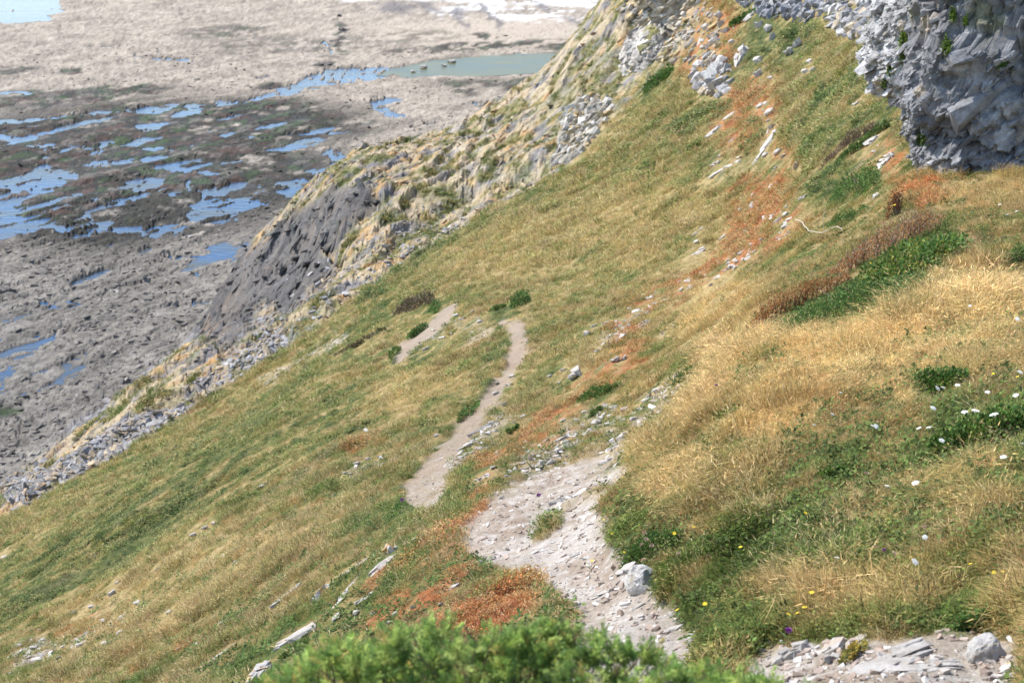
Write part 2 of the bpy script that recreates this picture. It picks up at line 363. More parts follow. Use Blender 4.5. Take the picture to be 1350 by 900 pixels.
def shore(px, py, x, y):
    """height above sea level, colour and wetness of the shore platform"""
    s, n = along(x, y)
    w = fbm(s * .05, n * .09, 81, 4); w2 = fbm(s * .22, n * .35, 83, 3)
    sc = np.clip((py + 260) / 560, .22, 1.4)          # foreshortening of a metre at that place
    qx, qy = px + (w * 10 + w2 * 5) * (sc + .5), py + (w * 5 + w2 * 2.4) * sc
    pool = np.zeros(px.shape)
    for P in POOL_POLY:
        pool = np.maximum(pool, spoly(qx, qy, P, 4.5 * np.mean([max(.25, (p[1] + 260) / 560) for p in P])))
    for pts, hw in POOL_LINE:
        pool = np.maximum(pool, stroke(qx, qy, pts, hw * 1.15, hw * .9))
    brk = fbm(s * .33 + 5, n * .75, 88, 4)
    pool = pool * sstep(-.55, -.18, brk + .55 * (py < 40))
    weed = np.zeros(px.shape)
    for cx, cy, rx, ry, a in WEED:
        weed = np.maximum(weed, a * ell(qx, qy, cx, cy, rx, ry, 3))
    wm = fbm(s * .16, n * .30, 85, 4)
    marsh = np.maximum(ell(qx, qy, 130, 235, 330, 95), .8 * ell(qx, qy, 330, 165, 150, 36))            # many small pools between the weed
    pool = np.maximum(pool, marsh * sstep(.42, .72, fbm(s * .07 + 3, n * .16, 87, 4)) * .9)
    lag = spoly(qx * .3 + px * .7, qy * .3 + py * .7, LAGOON, 3)
    weed = np.clip(weed * 1.35, 0, 1) * sstep(-.42, .12, wm + weed * .35 - .12)
    # relief
    dist = np.maximum(60, y)
    rel = np.zeros(px.shape)
    h1, e1 = facet2(s / 16 + w * .3, n / 7 + w * .3, 91)
    h2, e2 = facet2(s / 5.0 + w2 * .3, n / 2.4, 93)
    h3, e3 = facet2(s / 1.7, n / 1.0, 95)
    rel = .17 * h1 + .09 * h2 + .035 * h3 + .26 * fbm(s * .16, n * .3, 97, 5, .6) - .10 * (1 - sstep(0, .25, e2))
    ledge = sstep(-.2, .7, fbm(s * .03, n * .12, 99, 3))
    rel = rel * (.55 + .8 * ell(px, py, 120, 430, 420, 170)) + ledge * .35
    sand = ell(px, py, 640, 45, 190, 20) * .75
    rel = rel * (1 - sand)
    up = .34 + rel * .9
    up = up - marsh * .13
    pl = np.maximum(pool, lag)
    h = up * (1 - pl) + pl * (-.32 + .4 * rel)
    # colour
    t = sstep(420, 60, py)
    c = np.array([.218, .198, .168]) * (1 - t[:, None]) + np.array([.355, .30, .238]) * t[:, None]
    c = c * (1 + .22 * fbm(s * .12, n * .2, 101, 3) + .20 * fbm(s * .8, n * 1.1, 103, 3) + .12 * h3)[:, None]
    br = ell(qx, qy, 300, 290, 120, 34, 18) * .8
    c = mixc(c, (.47, .415, .35), br)
    c = mixc(c, (.50, .42, .33), sand)
    white = np.zeros(px.shape)
    for cx, cy, rx, ry, ro in [(690,22,38,9,0),(740,16,60,13,0),(640,8,60,8,0),(570,16,18,6,-30),(600,18,20,6,-25),(655,12,30,10,-25),(790,14,40,12,0),(470,0,30,3,0),(560,-4,60,6,0),(700,2,90,8,0)]:
        white = np.maximum(white, ell(qx, qy, cx, cy, rx, ry, ro))
    white = white * sstep(-.5, .35, fbm(s * .09, n * .06, 105, 4) + .35 * h2)
    c = mixc(c, (.80, .78, .76), white)
    drk = np.zeros(px.shape)
    for cx, cy, rx, ry, ro in [(520,12,26,7,0),(605,20,10,8,-45),(657,32,13,6,-45),(640,14,12,5,-40),(710,10,14,4,-30),(755,30,14,3,-30),(610,32,8,4,-40),(800,30,14,3,-30),(560,10,18,5,-20)]:
        drk = np.maximum(drk, ell(qx, qy, cx, cy, rx, ry, ro))
    c = mixc(c, (.17, .155, .15), drk * .8)
    wk = fbm(s * .3, n * .4, 107, 3)
    c = mixc(c, (.036, .035, .029), np.clip(marsh * 1.3, 0, 1) * sstep(-.75, -.15, wm * .7 + .5 * wk + .2) * .93)
    c = mixc(c, (.034, .033, .026), weed * .95)
    c = mixc(c, (.105, .062, .045), weed * sstep(.1, .6, wk) * .8)
    c = mixc(c, (.055, .082, .032), weed * sstep(.1, .5, -wk) * .85)
    c = mixc(c, (.20, .175, .15), weed * sstep(.3, .8, h2) * .6)
    c = mixc(c, (.05, .048, .042), sstep(.12, -.1, h) * .8)
    c = mixc(c, (.12, .12, .075), lag * .6)
    crack = (1 - sstep(0, .10, e2)) * .5
    c = c * (1 - .5 * crack)[:, None]
    wet = np.clip(weed * .6 + sstep(.35, .0, h), 0, 1)
    return h, np.clip(c, .01, .9), wet

GREENBAND = [([(845,75),(800,110),(770,140),(745,165)], 34, .8), ([(690,185),(640,210)], 10, .45), ([(600,245),(570,275),(560,300)], 12, .6), ([(660,235),(690,215)], 6, .5), ([(560,320),(500,330)], 8, .3), ([(430,415),(390,440)], 7, .5), ([(330,475),(310,480)], 6, .5), ([(780,95),(745,125)], 18, .7)]
GREYBAND = [([(20,650),(110,610),(200,565),(290,510),(370,455)], 16, .9), ([(640,300),(590,330)], 8, .5), ([(480,340),(400,385),(330,440)], 7, .5)]
def rockband(px, py, x, y, z):
    s, n = along(x, y)
    w = fbm(s * .09, n * .14, 111, 3); w2 = fbm(s * .4, n * .6, 113, 3)
    kn = np.maximum(spoly(px, py, [(268,448),(255,420),(285,385),(300,345),(345,320),(392,285),(440,255),(478,243),(500,262),(455,292),(425,330),(445,350),(405,372),(390,395),(345,400),(325,425),(300,440)], 8), 0)
    h1, e1 = facet2(s / 9 + w * .8, n / 3.4 + w * .8, 115)
    h2, e2 = facet2(s / 3.4 + w2 * .4, n / 1.15 + w2 * .4, 117)
    h3, e3 = facet2(s / 1.3, n / .55, 119)
    # tilted beds: each one a long slab that ends in a small step
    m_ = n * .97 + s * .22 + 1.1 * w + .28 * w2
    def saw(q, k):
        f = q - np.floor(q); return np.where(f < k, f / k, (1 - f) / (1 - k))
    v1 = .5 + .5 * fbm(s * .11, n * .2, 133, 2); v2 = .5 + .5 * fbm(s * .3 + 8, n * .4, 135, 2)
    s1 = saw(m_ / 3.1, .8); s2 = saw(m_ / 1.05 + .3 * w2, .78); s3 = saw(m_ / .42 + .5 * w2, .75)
    d = .95 * s1 * v1 + .42 * s2 * v2 + .12 * s3 + .30 * h1 * v2 + .07 * h2 + .9 * w + .18 * fbm(s * .35, n * .9, 118, 4, .6) - .5
    amp = 1 - .45 * stroke(px, py, [(845,75),(745,165)], 40)
    edge = spoly(px, py, GRASS, 10)
    d = d * amp * (1 - .8 * edge) * (1 - .35 * kn)
    d = d + .7 * stroke(px + w * 4, py + w * 4, [(285,392),(302,360),(345,322),(392,287),(440,257),(480,246)], 9, 9) - 1.6 * stroke(px + w * 4, py + w * 4, [(290,446),(330,428),(395,386),(450,345),(432,318),(468,288),(498,264)], 6, 6)
    c = np.tile(np.array([.255, .24, .23]), (len(x), 1))
    c = c * (1 + .30 * fbm(s * 1.3, n * 2.4, 121, 3) + .12 * h3 + .10 * w)[:, None]
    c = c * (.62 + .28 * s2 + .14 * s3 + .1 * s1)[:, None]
    grey = np.zeros(px.shape)
    for pts, wd, a in GREYBAND: grey = np.maximum(grey, a * stroke(px + w * 10, py + w * 8, pts, wd, wd * .8))
    up = np.clip(.15 + .55 * s2 + .45 * s1, 0, 1)
    li = sstep(.0, .6, fbm(s * .33, n * .7, 123, 4) * .7 + up * .7 - .1) * (1 - .8 * grey)
    low = sstep(4, 10, z - FLAT)
    li = li * low * (1 - kn * .8)
    c = mixc(c, (.50, .39, .235), li * .85)
    c = mixc(c, (.50, .28, .10), li * sstep(.1, .6, fbm(s * .5 + 4, n * .9, 125, 3)) * .75)
    pale = sstep(520, 600, px) * sstep(850, 760, px)
    c = mixc(c, (.50, .43, .33), pale * .5 * sstep(-.2, .5, w2))
    gr = sstep(.1, .55, .25 * (1 - s1) + fbm(s * .5 + 20, n * .8, 127, 4)) * .75 * low * (1 - grey * .7)
    for pts, wd, a in GREENBAND: gr = np.maximum(gr, a * stroke(px + w * 12, py + w * 10, pts, wd, wd) * sstep(-.6, .2, fbm(s * .5, n, 129, 3)))
    c = mixc(c, (.14, .155, .045), gr * (1 - kn))
    c = mixc(c, (.36, .27, .11), gr * sstep(.0, .6, fbm(s * .7, n * .9, 131, 3)) * .6 * (1 - kn))
    c = mixc(c, (.088, .083, .079), kn * .9 * (.6 + .4 * sstep(-.4, .4, w)))
    c = mixc(c, (.23, .17, .12), kn * sstep(340, 270, px) * sstep(.0, .5, w2) * .8)
    return d, np.clip(c, .02, .9), gr * (1 - kn), kn

# ------------------------------------------------------------------ the ground mesh: one heightfield, cut into named pieces of terrain
ts = np.linspace(-.60, .74, 840)
ys = [2.0]
while ys[-1] < 152: ys.append(ys[-1] * 1.0068)
th = math.atan2(62, ys[-1])
while ys[-1] < 950:
    th -= .00112; ys.append(62 / math.tan(th))
ys = np.array(ys)
NT, NY = len(ts), len(ys)
GX = (ts[None, :] * ys[:, None]).ravel(); GY = np.repeat(ys, NT)
z0 = base_z(GX, GY)
px0, py0, dd0 = project(GX, GY, z0)
isgrass = spoly(px0 + 3 * n2(GX * .9, GY * .9, 3), py0 + 3 * n2(GX * .9, GY * .9, 4), GRASS, 2.5)
sh_px, sh_py, _ = project(GX, GY, np.full(GX.shape, FLAT))
land = z0 > FLAT - 6
sh_h, sh_c, sh_w = np.zeros(GX.shape), np.zeros((len(GX), 3)), np.zeros(GX.shape)
m = (z0 < FLAT + 6) & (GY > 60)
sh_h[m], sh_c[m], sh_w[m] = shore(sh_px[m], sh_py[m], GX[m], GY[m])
rk_k = np.zeros(GX.shape)
rk_d, rk_c, rk_g = np.zeros(GX.shape), np.zeros((len(GX), 3)), np.zeros(GX.shape)
m = (isgrass < .99) & (z0 > FLAT - 6) & (GY > 40)
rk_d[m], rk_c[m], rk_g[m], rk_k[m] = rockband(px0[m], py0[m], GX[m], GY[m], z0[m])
S_, N_ = along(GX, GY)
pm = path_mask(px0, py0, GX, GY) * (isgrass > .5)
hill = (.20 * fbm(S_ * .12, N_ * .3, 151, 3) * sstep(14, 40, GY) + .11 * fbm(S_ * .45, N_ * 1.1, 153, 3) * sstep(8, 30, GY) + .06 * fbm(S_ * 1.6, N_ * 3.0, 155, 3) + .02 * fbm(S_ * 5, N_ * 8, 157, 2))
hill = hill * (1 - .75 * pm) - .07 * pm * sstep(6, 12, GY) + pm * (.015 * fbm(GX * 6, GY * 6, 159, 3) + .03 * fbm(GX * 1.5, GY * 1.5, 160, 2))
hill += .35 * sstep(25, 120, GY) * isgrass * 0
zl = z0 + hill * isgrass + rk_d * (1 - isgrass)
zs = FLAT + sh_h
k = 1.2
hmix = np.clip(.5 + .5 * (zl - zs) / k, 0, 1)
GZ = np.where(GY > 60, zs * (1 - hmix) + zl * hmix + k * hmix * (1 - hmix) * .6, zl)
onshore = (hmix < .5) & (GY > 60)
PXv, PYv, DDv = project(GX, GY, GZ)
col_h, gg, rr, grn, strw, sto = plant_col(px0, py0, GX, GY)
# earth shows between the plants
soil = col_h * .62 + np.array([.035, .025, .012])
soil = mixc(soil, (.40, .345, .29), np.clip(sto * sstep(-.6, .4, fbm(GX * 2, GY * 2, 161, 3)) * 1.1, 0, 1))
soil = mixc(soil, (0, 0, 0), np.zeros(len(GX))) 
pc = path_col(GX, GY)
soil = soil * (1 - pm[:, None]) + pc * pm[:, None]
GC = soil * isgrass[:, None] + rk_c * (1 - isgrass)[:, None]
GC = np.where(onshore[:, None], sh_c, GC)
GW = np.where(onshore, sh_w, 0)

def new_mesh(name, co, faces, mat, parent=None, col=None, smooth=False, attrs=None):
    me = bpy.data.meshes.new(name)
    faces = np.asarray(faces, np.int32)
    k = faces.shape[1]
    me.vertices.add(len(co)); me.vertices.foreach_set('co', np.asarray(co, np.float32).ravel())
    me.loops.add(faces.size); me.loops.foreach_set('vertex_index', faces.ravel())
    me.polygons.add(len(faces))
    me.polygons.foreach_set('loop_start', np.arange(0, faces.size, k, dtype=np.int32))
    me.update(calc_edges=True); me.validate()
    me.polygons.foreach_set('use_smooth', np.full(len(me.polygons), bool(smooth)))
    if col is not None:
        a = me.attributes.new('col', 'FLOAT_COLOR', 'POINT')
        a.data.foreach_set('color', np.concatenate([col, np.ones((len(col), 1))], 1).astype(np.float32).ravel())
    for k_, v in (attrs or {}).items():
        a = me.attributes.new(k_, 'FLOAT', 'POINT'); a.data.foreach_set('value', np.asarray(v, np.float32))
    if mat: me.materials.append(mat)
    o = bpy.data.objects.new(name, me)
    COL.objects.link(o)
    if parent: o.parent = parent
    return o

def tag(o, label=None, cat=None, group=None, kind=None):
    if label: o['label'] = label
    if cat: o['category'] = cat
    if group: o['group'] = group
    if kind: o['kind'] = kind
    return o

def empty(name, loc):
    o = bpy.data.objects.new(name, None)
    o.empty_display_size = .1
    COL.objects.link(o)
    o.location = loc
    return o

# ------------------------------------------------------------------ materials
def ground_mat(name, scale, amt, bump, bscale, rough=.95, wet=False, detail=8):
    m = bpy.data.materials.new(name); m.use_nodes = True
    t = m.node_tree; b = t.nodes['Principled BSDF']
    at = t.nodes.new('ShaderNodeAttribute'); at.attribute_name = 'col'
    tc_ = t.nodes.new('ShaderNodeTexCoord')
    nz = t.nodes.new('ShaderNodeTexNoise'); nz.inputs['Scale'].default_value = scale; nz.inputs['Detail'].default_value = detail; nz.inputs['Roughness'].default_value = .65
    t.links.new(tc_.outputs['Object'], nz.inputs['Vector'])
    mr = t.nodes.new('ShaderNodeMapRange'); mr.inputs[1].default_value = .25; mr.inputs[2].default_value = .75; mr.inputs[3].default_value = 1 - amt; mr.inputs[4].default_value = 1 + amt
    t.links.new(nz.outputs[0], mr.inputs[0])
    mx = t.nodes.new('ShaderNodeVectorMath'); mx.operation = 'SCALE'
    t.links.new(at.outputs['Color'], mx.inputs[0]); t.links.new(mr.outputs[0], mx.inputs['Scale'])
    t.links.new(mx.outputs[0], b.inputs['Base Color'])
    b.inputs['Roughness'].default_value = rough
    b.inputs['Specular IOR Level'].default_value = .15
    if bump:
        nb = t.nodes.new('ShaderNodeTexNoise'); nb.inputs['Scale'].default_value = bscale; nb.inputs['Detail'].default_value = 7; nb.inputs['Roughness'].default_value = .7
        t.links.new(tc_.outputs['Object'], nb.inputs['Vector'])
        bp = t.nodes.new('ShaderNodeBump'); bp.inputs['Strength'].default_value = 1.0; bp.inputs['Distance'].default_value = bump
        t.links.new(nb.outputs[0], bp.inputs['Height']); t.links.new(bp.outputs[0], b.inputs['Normal'])
    if wet:
        aw = t.nodes.new('ShaderNodeAttribute'); aw.attribute_name = 'wet'
        mr2 = t.nodes.new('ShaderNodeMapRange'); mr2.inputs[3].default_value = rough; mr2.inputs[4].default_value = .7
        t.links.new(aw.outputs['Fac'], mr2.inputs[0]); t.links.new(mr2.outputs[0], b.inputs['Roughness'])
        mr3 = t.nodes.new('ShaderNodeMapRange'); mr3.inputs[3].default_value = .1; mr3.inputs[4].default_value = .18
        t.links.new(aw.outputs['Fac'], mr3.inputs[0]); t.links.new(mr3.outputs[0], b.inputs['Specular IOR Level'])
    return m

M_HILL = ground_mat('turf_soil', 9, .45, .05, 22)
M_PATH = ground_mat('path_gravel', 22, .32, .035, 26)
M_BAND = ground_mat('shore_rock', 1.7, .42, .35, 1.9)
M_FLAT = ground_mat('tidal_rock', 1.3, .45, .4, 1.6, wet=True)

def grid_piece(name, facemask, mat, smooth, wet=False):
    fi = np.nonzero(facemask)[0]
    r_, c_ = fi // (NT - 1), fi % (NT - 1)
    v = r_ * NT + c_
    f = np.stack([v, v + 1, v + 1 + NT, v + NT], 1)
    u, inv = np.unique(f, return_inverse=True)
    o = new_mesh(name, np.stack([GX[u], GY[u], GZ[u]], 1), inv.reshape(f.shape), mat, None, GC[u], smooth, {'wet': GW[u]} if wet else None)
    o['kind'] = 'structure'
    return o

def fmean(a):
    a = a.reshape(NY, NT)
    return ((a[:-1, :-1] + a[1:, :-1] + a[:-1, 1:] + a[1:, 1:]) / 4).ravel()
fpx, fpy, fy = fmean(PXv), fmean(PYv), fmean(GY)
keep = (fpx > -320) & ((fpx < 1620) | ((fy < 32) & (fpx < 2300))) & (fpy < 1250) & (fpy > -260)
f_shore = fmean(onshore.astype(float)) >= .5
f_grass = fmean(isgrass) >= .5
f_path = (fmean(pm) >= .5) & f_grass & ~f_shore
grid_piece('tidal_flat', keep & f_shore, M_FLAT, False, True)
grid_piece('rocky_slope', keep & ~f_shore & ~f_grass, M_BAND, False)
grid_piece('footpath', keep & f_path, M_PATH, True)
grid_piece('hillside', keep & ~f_shore & f_grass & ~f_path, M_HILL, True)

def hgt(x, y):                                # height of the finished ground (bilinear)
    x = np.atleast_1d(np.asarray(x, float)); y = np.atleast_1d(np.asarray(y, float))
    fi = np.clip((x / y - ts[0]) / (ts[1] - ts[0]), 0, NT - 1.001)
    fj = np.clip(np.interp(y, ys, np.arange(NY)), 0, NY - 1.001)
    i, j = fi.astype(int), fj.astype(int); u, v = fi - i, fj - j
    Z = GZ.reshape(NY, NT)
    return (Z[j, i] * (1 - u) + Z[j, i + 1] * u) * (1 - v) + (Z[j + 1, i] * (1 - u) + Z[j + 1, i + 1] * u) * v

def ground_at(px, py, dmin=4.0):              # first point of the ground on the line of sight through a place of the photo
    q = ray(px, py)
    d = np.exp(np.linspace(math.log(dmin), math.log(900), 2600))
    P = q[None, :] * d[:, None]
    g = hgt(P[:, 0], P[:, 1])
    b = np.nonzero(P[:, 2] < g)[0]
    i = b[0] if len(b) else len(d) - 1
    p = P[i].copy(); p[2] = hgt(p[0], p[1])[0]
    return Vector(p), d[i]

def normal_at(x, y, e=None):
    e = e or .02 * y
    gx = (hgt(x + e, y)[0] - hgt(x - e, y)[0]) / (2 * e); gy = (hgt(x, y + e)[0] - hgt(x, y - e)[0]) / (2 * e)
    return Vector((-gx, -gy, 1)).normalized()

# sea and pools: still water at one level, the shore stands out of it
def water_mat(name, base, rough, bump, sc, bed=(.075, .075, .06)):
    m = bpy.data.materials.new(name); m.use_nodes = True
    t = m.node_tree; b = t.nodes['Principled BSDF']
    b.inputs['Base Color'].default_value = (*base, 1); b.inputs['Roughness'].default_value = rough; b.inputs['IOR'].default_value = 1.33
    tc_ = t.nodes.new('ShaderNodeTexCoord'); nz = t.nodes.new('ShaderNodeTexNoise'); nz.inputs['Scale'].default_value = sc; nz.inputs['Detail'].default_value = 5
    mp = t.nodes.new('ShaderNodeMapping'); mp.inputs['Scale'].default_value = (.5, 1.6, 1); mp.inputs['Rotation'].default_value = (0, 0, R(12))
    t.links.new(tc_.outputs['Object'], mp.inputs[0]); t.links.new(mp.outputs[0], nz.inputs['Vector'])
    n_2 = t.nodes.new('ShaderNodeTexNoise'); n_2.inputs['Scale'].default_value = .11; n_2.inputs['Detail'].default_value = 6; n_2.inputs['Roughness'].default_value = .65; t.links.new(mp.outputs[0], n_2.inputs['Vector'])
    r2 = t.nodes.new('ShaderNodeMapRange'); r2.inputs[1].default_value = .42; r2.inputs[2].default_value = .66; t.links.new(n_2.outputs[0], r2.inputs[0])
    mc = t.nodes.new('ShaderNodeMix'); mc.data_type = 'RGBA'; mc.inputs[6].default_value = (*base, 1); mc.inputs[7].default_value = (*bed, 1); t.links.new(r2.outputs[0], mc.inputs[0]); t.links.new(mc.outputs[2], b.inputs['Base Color'])
    r3 = t.nodes.new('ShaderNodeMapRange'); r3.inputs[1].default_value = .4; r3.inputs[2].default_value = .7; r3.inputs[3].default_value = .46; r3.inputs[4].default_value = .2; t.links.new(n_2.outputs[0], r3.inputs[0]); t.links.new(r3.outputs[0], b.inputs['Specular IOR Level'])
    bp = t.nodes.new('ShaderNodeBump'); bp.inputs['Strength'].default_value = .6; bp.inputs['Distance'].default_value = bump
    t.links.new(nz.outputs[0], bp.inputs['Height']); t.links.new(bp.outputs[0], b.inputs['Normal'])
    return m
M_SEA = water_mat('pool_water', (.024, .062, .135), .12, .12, .9)
M_LAG = water_mat('lagoon_water', (.085, .09, .045), .3, .08, .5, (.15, .135, .04))
q = 6000.0
o = new_mesh('sea_water', [(-q, 60, FLAT), (q, 60, FLAT), (q, q, FLAT), (-q, q, FLAT)], [[0, 1, 2, 3]], M_SEA)
o['kind'] = 'structure'
lp = [(i, j) for i, j in LAGOON]
lagp = []
for i, j in [(495,100),(530,84),(570,77),(640,72),(720,68),(850,68),(850,97),(755,95),(700,97),(650,100),(590,102),(540,103)]:
    qq = ray(i, j); lagp.append(tuple(qq * ((FLAT + .05) / qq[2])))
o = new_mesh('lagoon_water', lagp, [list(range(len(lagp)))], M_LAG)
o['kind'] = 'structure'

# ------------------------------------------------------------------ more materials
def leaf_mat(name, inst=False, base=None, trans=.3, rough=.7, var=.35):
    m = bpy.data.materials.new(name); m.use_nodes = True
    t = m.node_tree; b = t.nodes['Principled BSDF']; out = t.nodes['Material Output']
    if base is None:
        at = t.nodes.new('ShaderNodeAttribute'); at.attribute_name = 'col'
        if inst: at.attribute_type = 'INSTANCER'
        src = at.outputs['Color']
    else:
        rg = t.nodes.new('ShaderNodeRGB'); rg.outputs[0].default_value = (*base, 1); src = rg.outputs[0]
    av = t.nodes.new('ShaderNodeAttribute'); av.attribute_name = 'bv'
    mr = t.nodes.new('ShaderNodeMapRange'); mr.inputs[3].default_value = 1 - var; mr.inputs[4].default_value = 1 + var
    t.links.new(av.outputs['Fac'], mr.inputs[0])
    mx = t.nodes.new('ShaderNodeVectorMath'); mx.operation = 'SCALE'
    t.links.new(src, mx.inputs[0]); t.links.new(mr.outputs[0], mx.inputs['Scale'])
    b.inputs['Roughness'].default_value = rough; b.inputs['Specular IOR Level'].default_value = .2
    t.links.new(mx.outputs[0], b.inputs['Base Color'])
    tr = t.nodes.new('ShaderNodeBsdfTranslucent'); t.links.new(mx.outputs[0], tr.inputs[0])
    ms = t.nodes.new('ShaderNodeMixShader'); ms.inputs[0].default_value = trans
    t.links.new(b.outputs[0], ms.inputs[1]); t.links.new(tr.outputs[0], ms.inputs[2]); t.links.new(ms.outputs[0], out.inputs[0])
    return m
M_BLADE = leaf_mat('grass_blade', True, None, .36, .75, .55)
M_LEAF = leaf_mat('leaf', False, None, .28, .6, .3)
def plain(name, c, rough=.8):
    m = bpy.data.materials.new(name); m.use_nodes = True
    b = m.node_tree.nodes['Principled BSDF']; t = m.node_tree
    nz = t.nodes.new('ShaderNodeTexNoise'); nz.inputs['Scale'].default_value = 60
    tc_ = t.nodes.new('ShaderNodeTexCoord'); t.links.new(tc_.outputs['Object'], nz.inputs['Vector'])
    cr = t.nodes.new('ShaderNodeMix'); cr.data_type = 'RGBA'
    cr.inputs[6].default_value = (*[v * .75 for v in c], 1); cr.inputs[7].default_value = (*[min(1, v * 1.2) for v in c], 1)
    t.links.new(nz.outputs[0], cr.inputs[0]); t.links.new(cr.outputs[2], b.inputs['Base Color'])
    b.inputs['Roughness'].default_value = rough
    return m
M_TWIG = plain('twig_bark', (.16, .11, .075))
M_DEAD = plain('dead_wood', (.52, .45, .35))
M_STEM = plain('flower_stem', (.16, .20, .06))
M_YEL = plain('yellow_petal', (.85, .62, .03)); M_WHI = plain('white_petal', (.82, .80, .74)); M_PUR = plain('purple_petal', (.30, .06, .34)); M_BUFF = plain('dry_head', (.55, .40, .30)); M_GRN = plain('stem_leaf', (.10, .16, .04))

def rock_mat(name, c0, c1, spot, spot_amt, scale, bump):
    m = bpy.data.materials.new(name); m.use_nodes = True
    t = m.node_tree; b = t.nodes['Principled BSDF']; L = t.links.new
    tc_ = t.nodes.new('ShaderNodeTexCoord'); oi = t.nodes.new('ShaderNodeObjectInfo')
    ad = t.nodes.new('ShaderNodeVectorMath'); ad.operation = 'ADD'
    sc = t.nodes.new('ShaderNodeVectorMath'); sc.operation = 'SCALE'; sc.inputs[0].default_value = (17, 31, 7); L(oi.outputs['Random'], sc.inputs['Scale'])
    ge = t.nodes.new('ShaderNodeNewGeometry')
    L(ge.outputs['Position'], ad.inputs[0]); L(sc.outputs[0], ad.inputs[1])
    n1 = t.nodes.new('ShaderNodeTexNoise'); n1.inputs['Scale'].default_value = scale; n1.inputs['Detail'].default_value = 8; n1.inputs['Roughness'].default_value = .7; L(ad.outputs[0], n1.inputs['Vector'])
    r1 = t.nodes.new('ShaderNodeMapRange'); r1.inputs[1].default_value = .32; r1.inputs[2].default_value = .68; L(n1.outputs[0], r1.inputs[0])
    m1 = t.nodes.new('ShaderNodeMix'); m1.data_type = 'RGBA'; m1.inputs[6].default_value = (*c0, 1); m1.inputs[7].default_value = (*c1, 1); L(r1.outputs[0], m1.inputs[0])
    n_2 = t.nodes.new('ShaderNodeTexNoise'); n_2.inputs['Scale'].default_value = scale * .7; n_2.inputs['Detail'].default_value = 6; L(ad.outputs[0], n_2.inputs['Vector'])
    r2 = t.nodes.new('ShaderNodeMapRange'); r2.inputs[1].default_value = .60 - spot_amt; r2.inputs[2].default_value = .68 - spot_amt; L(n_2.outputs[0], r2.inputs[0])
    m2 = t.nodes.new('ShaderNodeMix'); m2.data_type = 'RGBA'; m2.inputs[7].default_value = (*spot, 1); L(r2.outputs[0], m2.inputs[0]); L(m1.outputs[2], m2.inputs[6])
    L(m2.outputs[2], b.inputs['Base Color']); b.inputs['Roughness'].default_value = .92; b.inputs['Specular IOR Level'].default_value = .15
    n_3 = t.nodes.new('ShaderNodeTexNoise'); n_3.inputs['Scale'].default_value = scale * 3; n_3.inputs['Detail'].default_value = 8; n_3.inputs['Roughness'].default_value = .75; L(ad.outputs[0], n_3.inputs['Vector'])
    bp = t.nodes.new('ShaderNodeBump'); bp.inputs['Strength'].default_value = 1; bp.inputs['Distance'].default_value = bump; L(n_3.outputs[0], bp.inputs['Height']); L(bp.outputs[0], b.inputs['Normal'])
    return m
M_STONE = rock_mat('grey_limestone', (.26, .24, .215), (.50, .47, .43), (.36, .29, .20), .04, 7, .03)
M_PALE = rock_mat('pale_limestone', (.37, .335, .295), (.62, .58, .53), (.52, .43, .34), .03, 7, .03)
M_BOULD = rock_mat('white_limestone', (.46, .43, .39), (.70, .67, .63), (.40, .34, .26), .03, 9, .03)
M_LICH = rock_mat('lichened_limestone', (.33, .30, .27), (.54, .52, .50), (.52, .30, .10), .09, 8, .03)
M_DARKR = rock_mat('dark_shore_rock', (.07, .065, .06), (.17, .155, .14), (.10, .085, .06), .03, 1.2, .1)

# ------------------------------------------------------------------ grass and herbs: small tufts scattered over the hillside
def blade_strip(P, w0, side, segs=2):
    """flat tapering blade along the points P, returns vertices and triangles"""
    V, T = [], []
    n = len(P)
    for i, p in enumerate(P[:-1]):
        w = w0 * (1 - .75 * i / (n - 1))
        V += [p - side * w, p + side * w]
    V.append(P[-1])
    for i in range(n - 2):
        a = 2 * i
        T += [(a, a + 1, a + 3), (a, a + 3, a + 2)]
    a = 2 * (n - 2)
    T.append((a, a + 1, a + 2))
    return V, T

def join(parts):
    V, T, B = [], [], []
    for v, t, b in parts:
        o_ = len(V); V += v; T += [tuple(i + o_ for i in q) for q in t]; B += [b] * len(v)
    return V, T, B

def tuft(seed, n, h, spread, w, bend, heads=0):
    r = np.random.default_rng(seed); parts = []
    for k_ in range(n):
        a = r.uniform(0, 6.283); rad = spread * math.sqrt(r.random()); hh = h * r.uniform(.5, 1.1)
        b = np.array([math.cos(a) * rad, math.sin(a) * rad, -.02 * h])
        da = a + r.normal(0, .9); out = np.array([math.cos(da), math.sin(da), 0]) * bend * hh * r.uniform(.3, 1.2) + np.array([-.18 * hh, 0, 0])
        P = [b, b + out * .3 + np.array([0, 0, hh * .6]), b + out + np.array([0, 0, hh * (1 - .35 * bend)])]
        sa = r.uniform(0, 6.283); side = np.array([math.cos(sa), math.sin(sa), 0])
        v, t = blade_strip(P, w * r.uniform(.6, 1.3), side)
        bvv = r.random()
        parts.append((v, t, bvv))
        if k_ < heads:
            tip = P[-1]; d = (P[-1] - P[-2]); d = d / np.linalg.norm(d)
            v, t = blade_strip([tip - d * .012, tip + d * .012, tip + d * .035], w * 1.9, side)
            parts.append((v, t, 1.0))
    return join(parts)

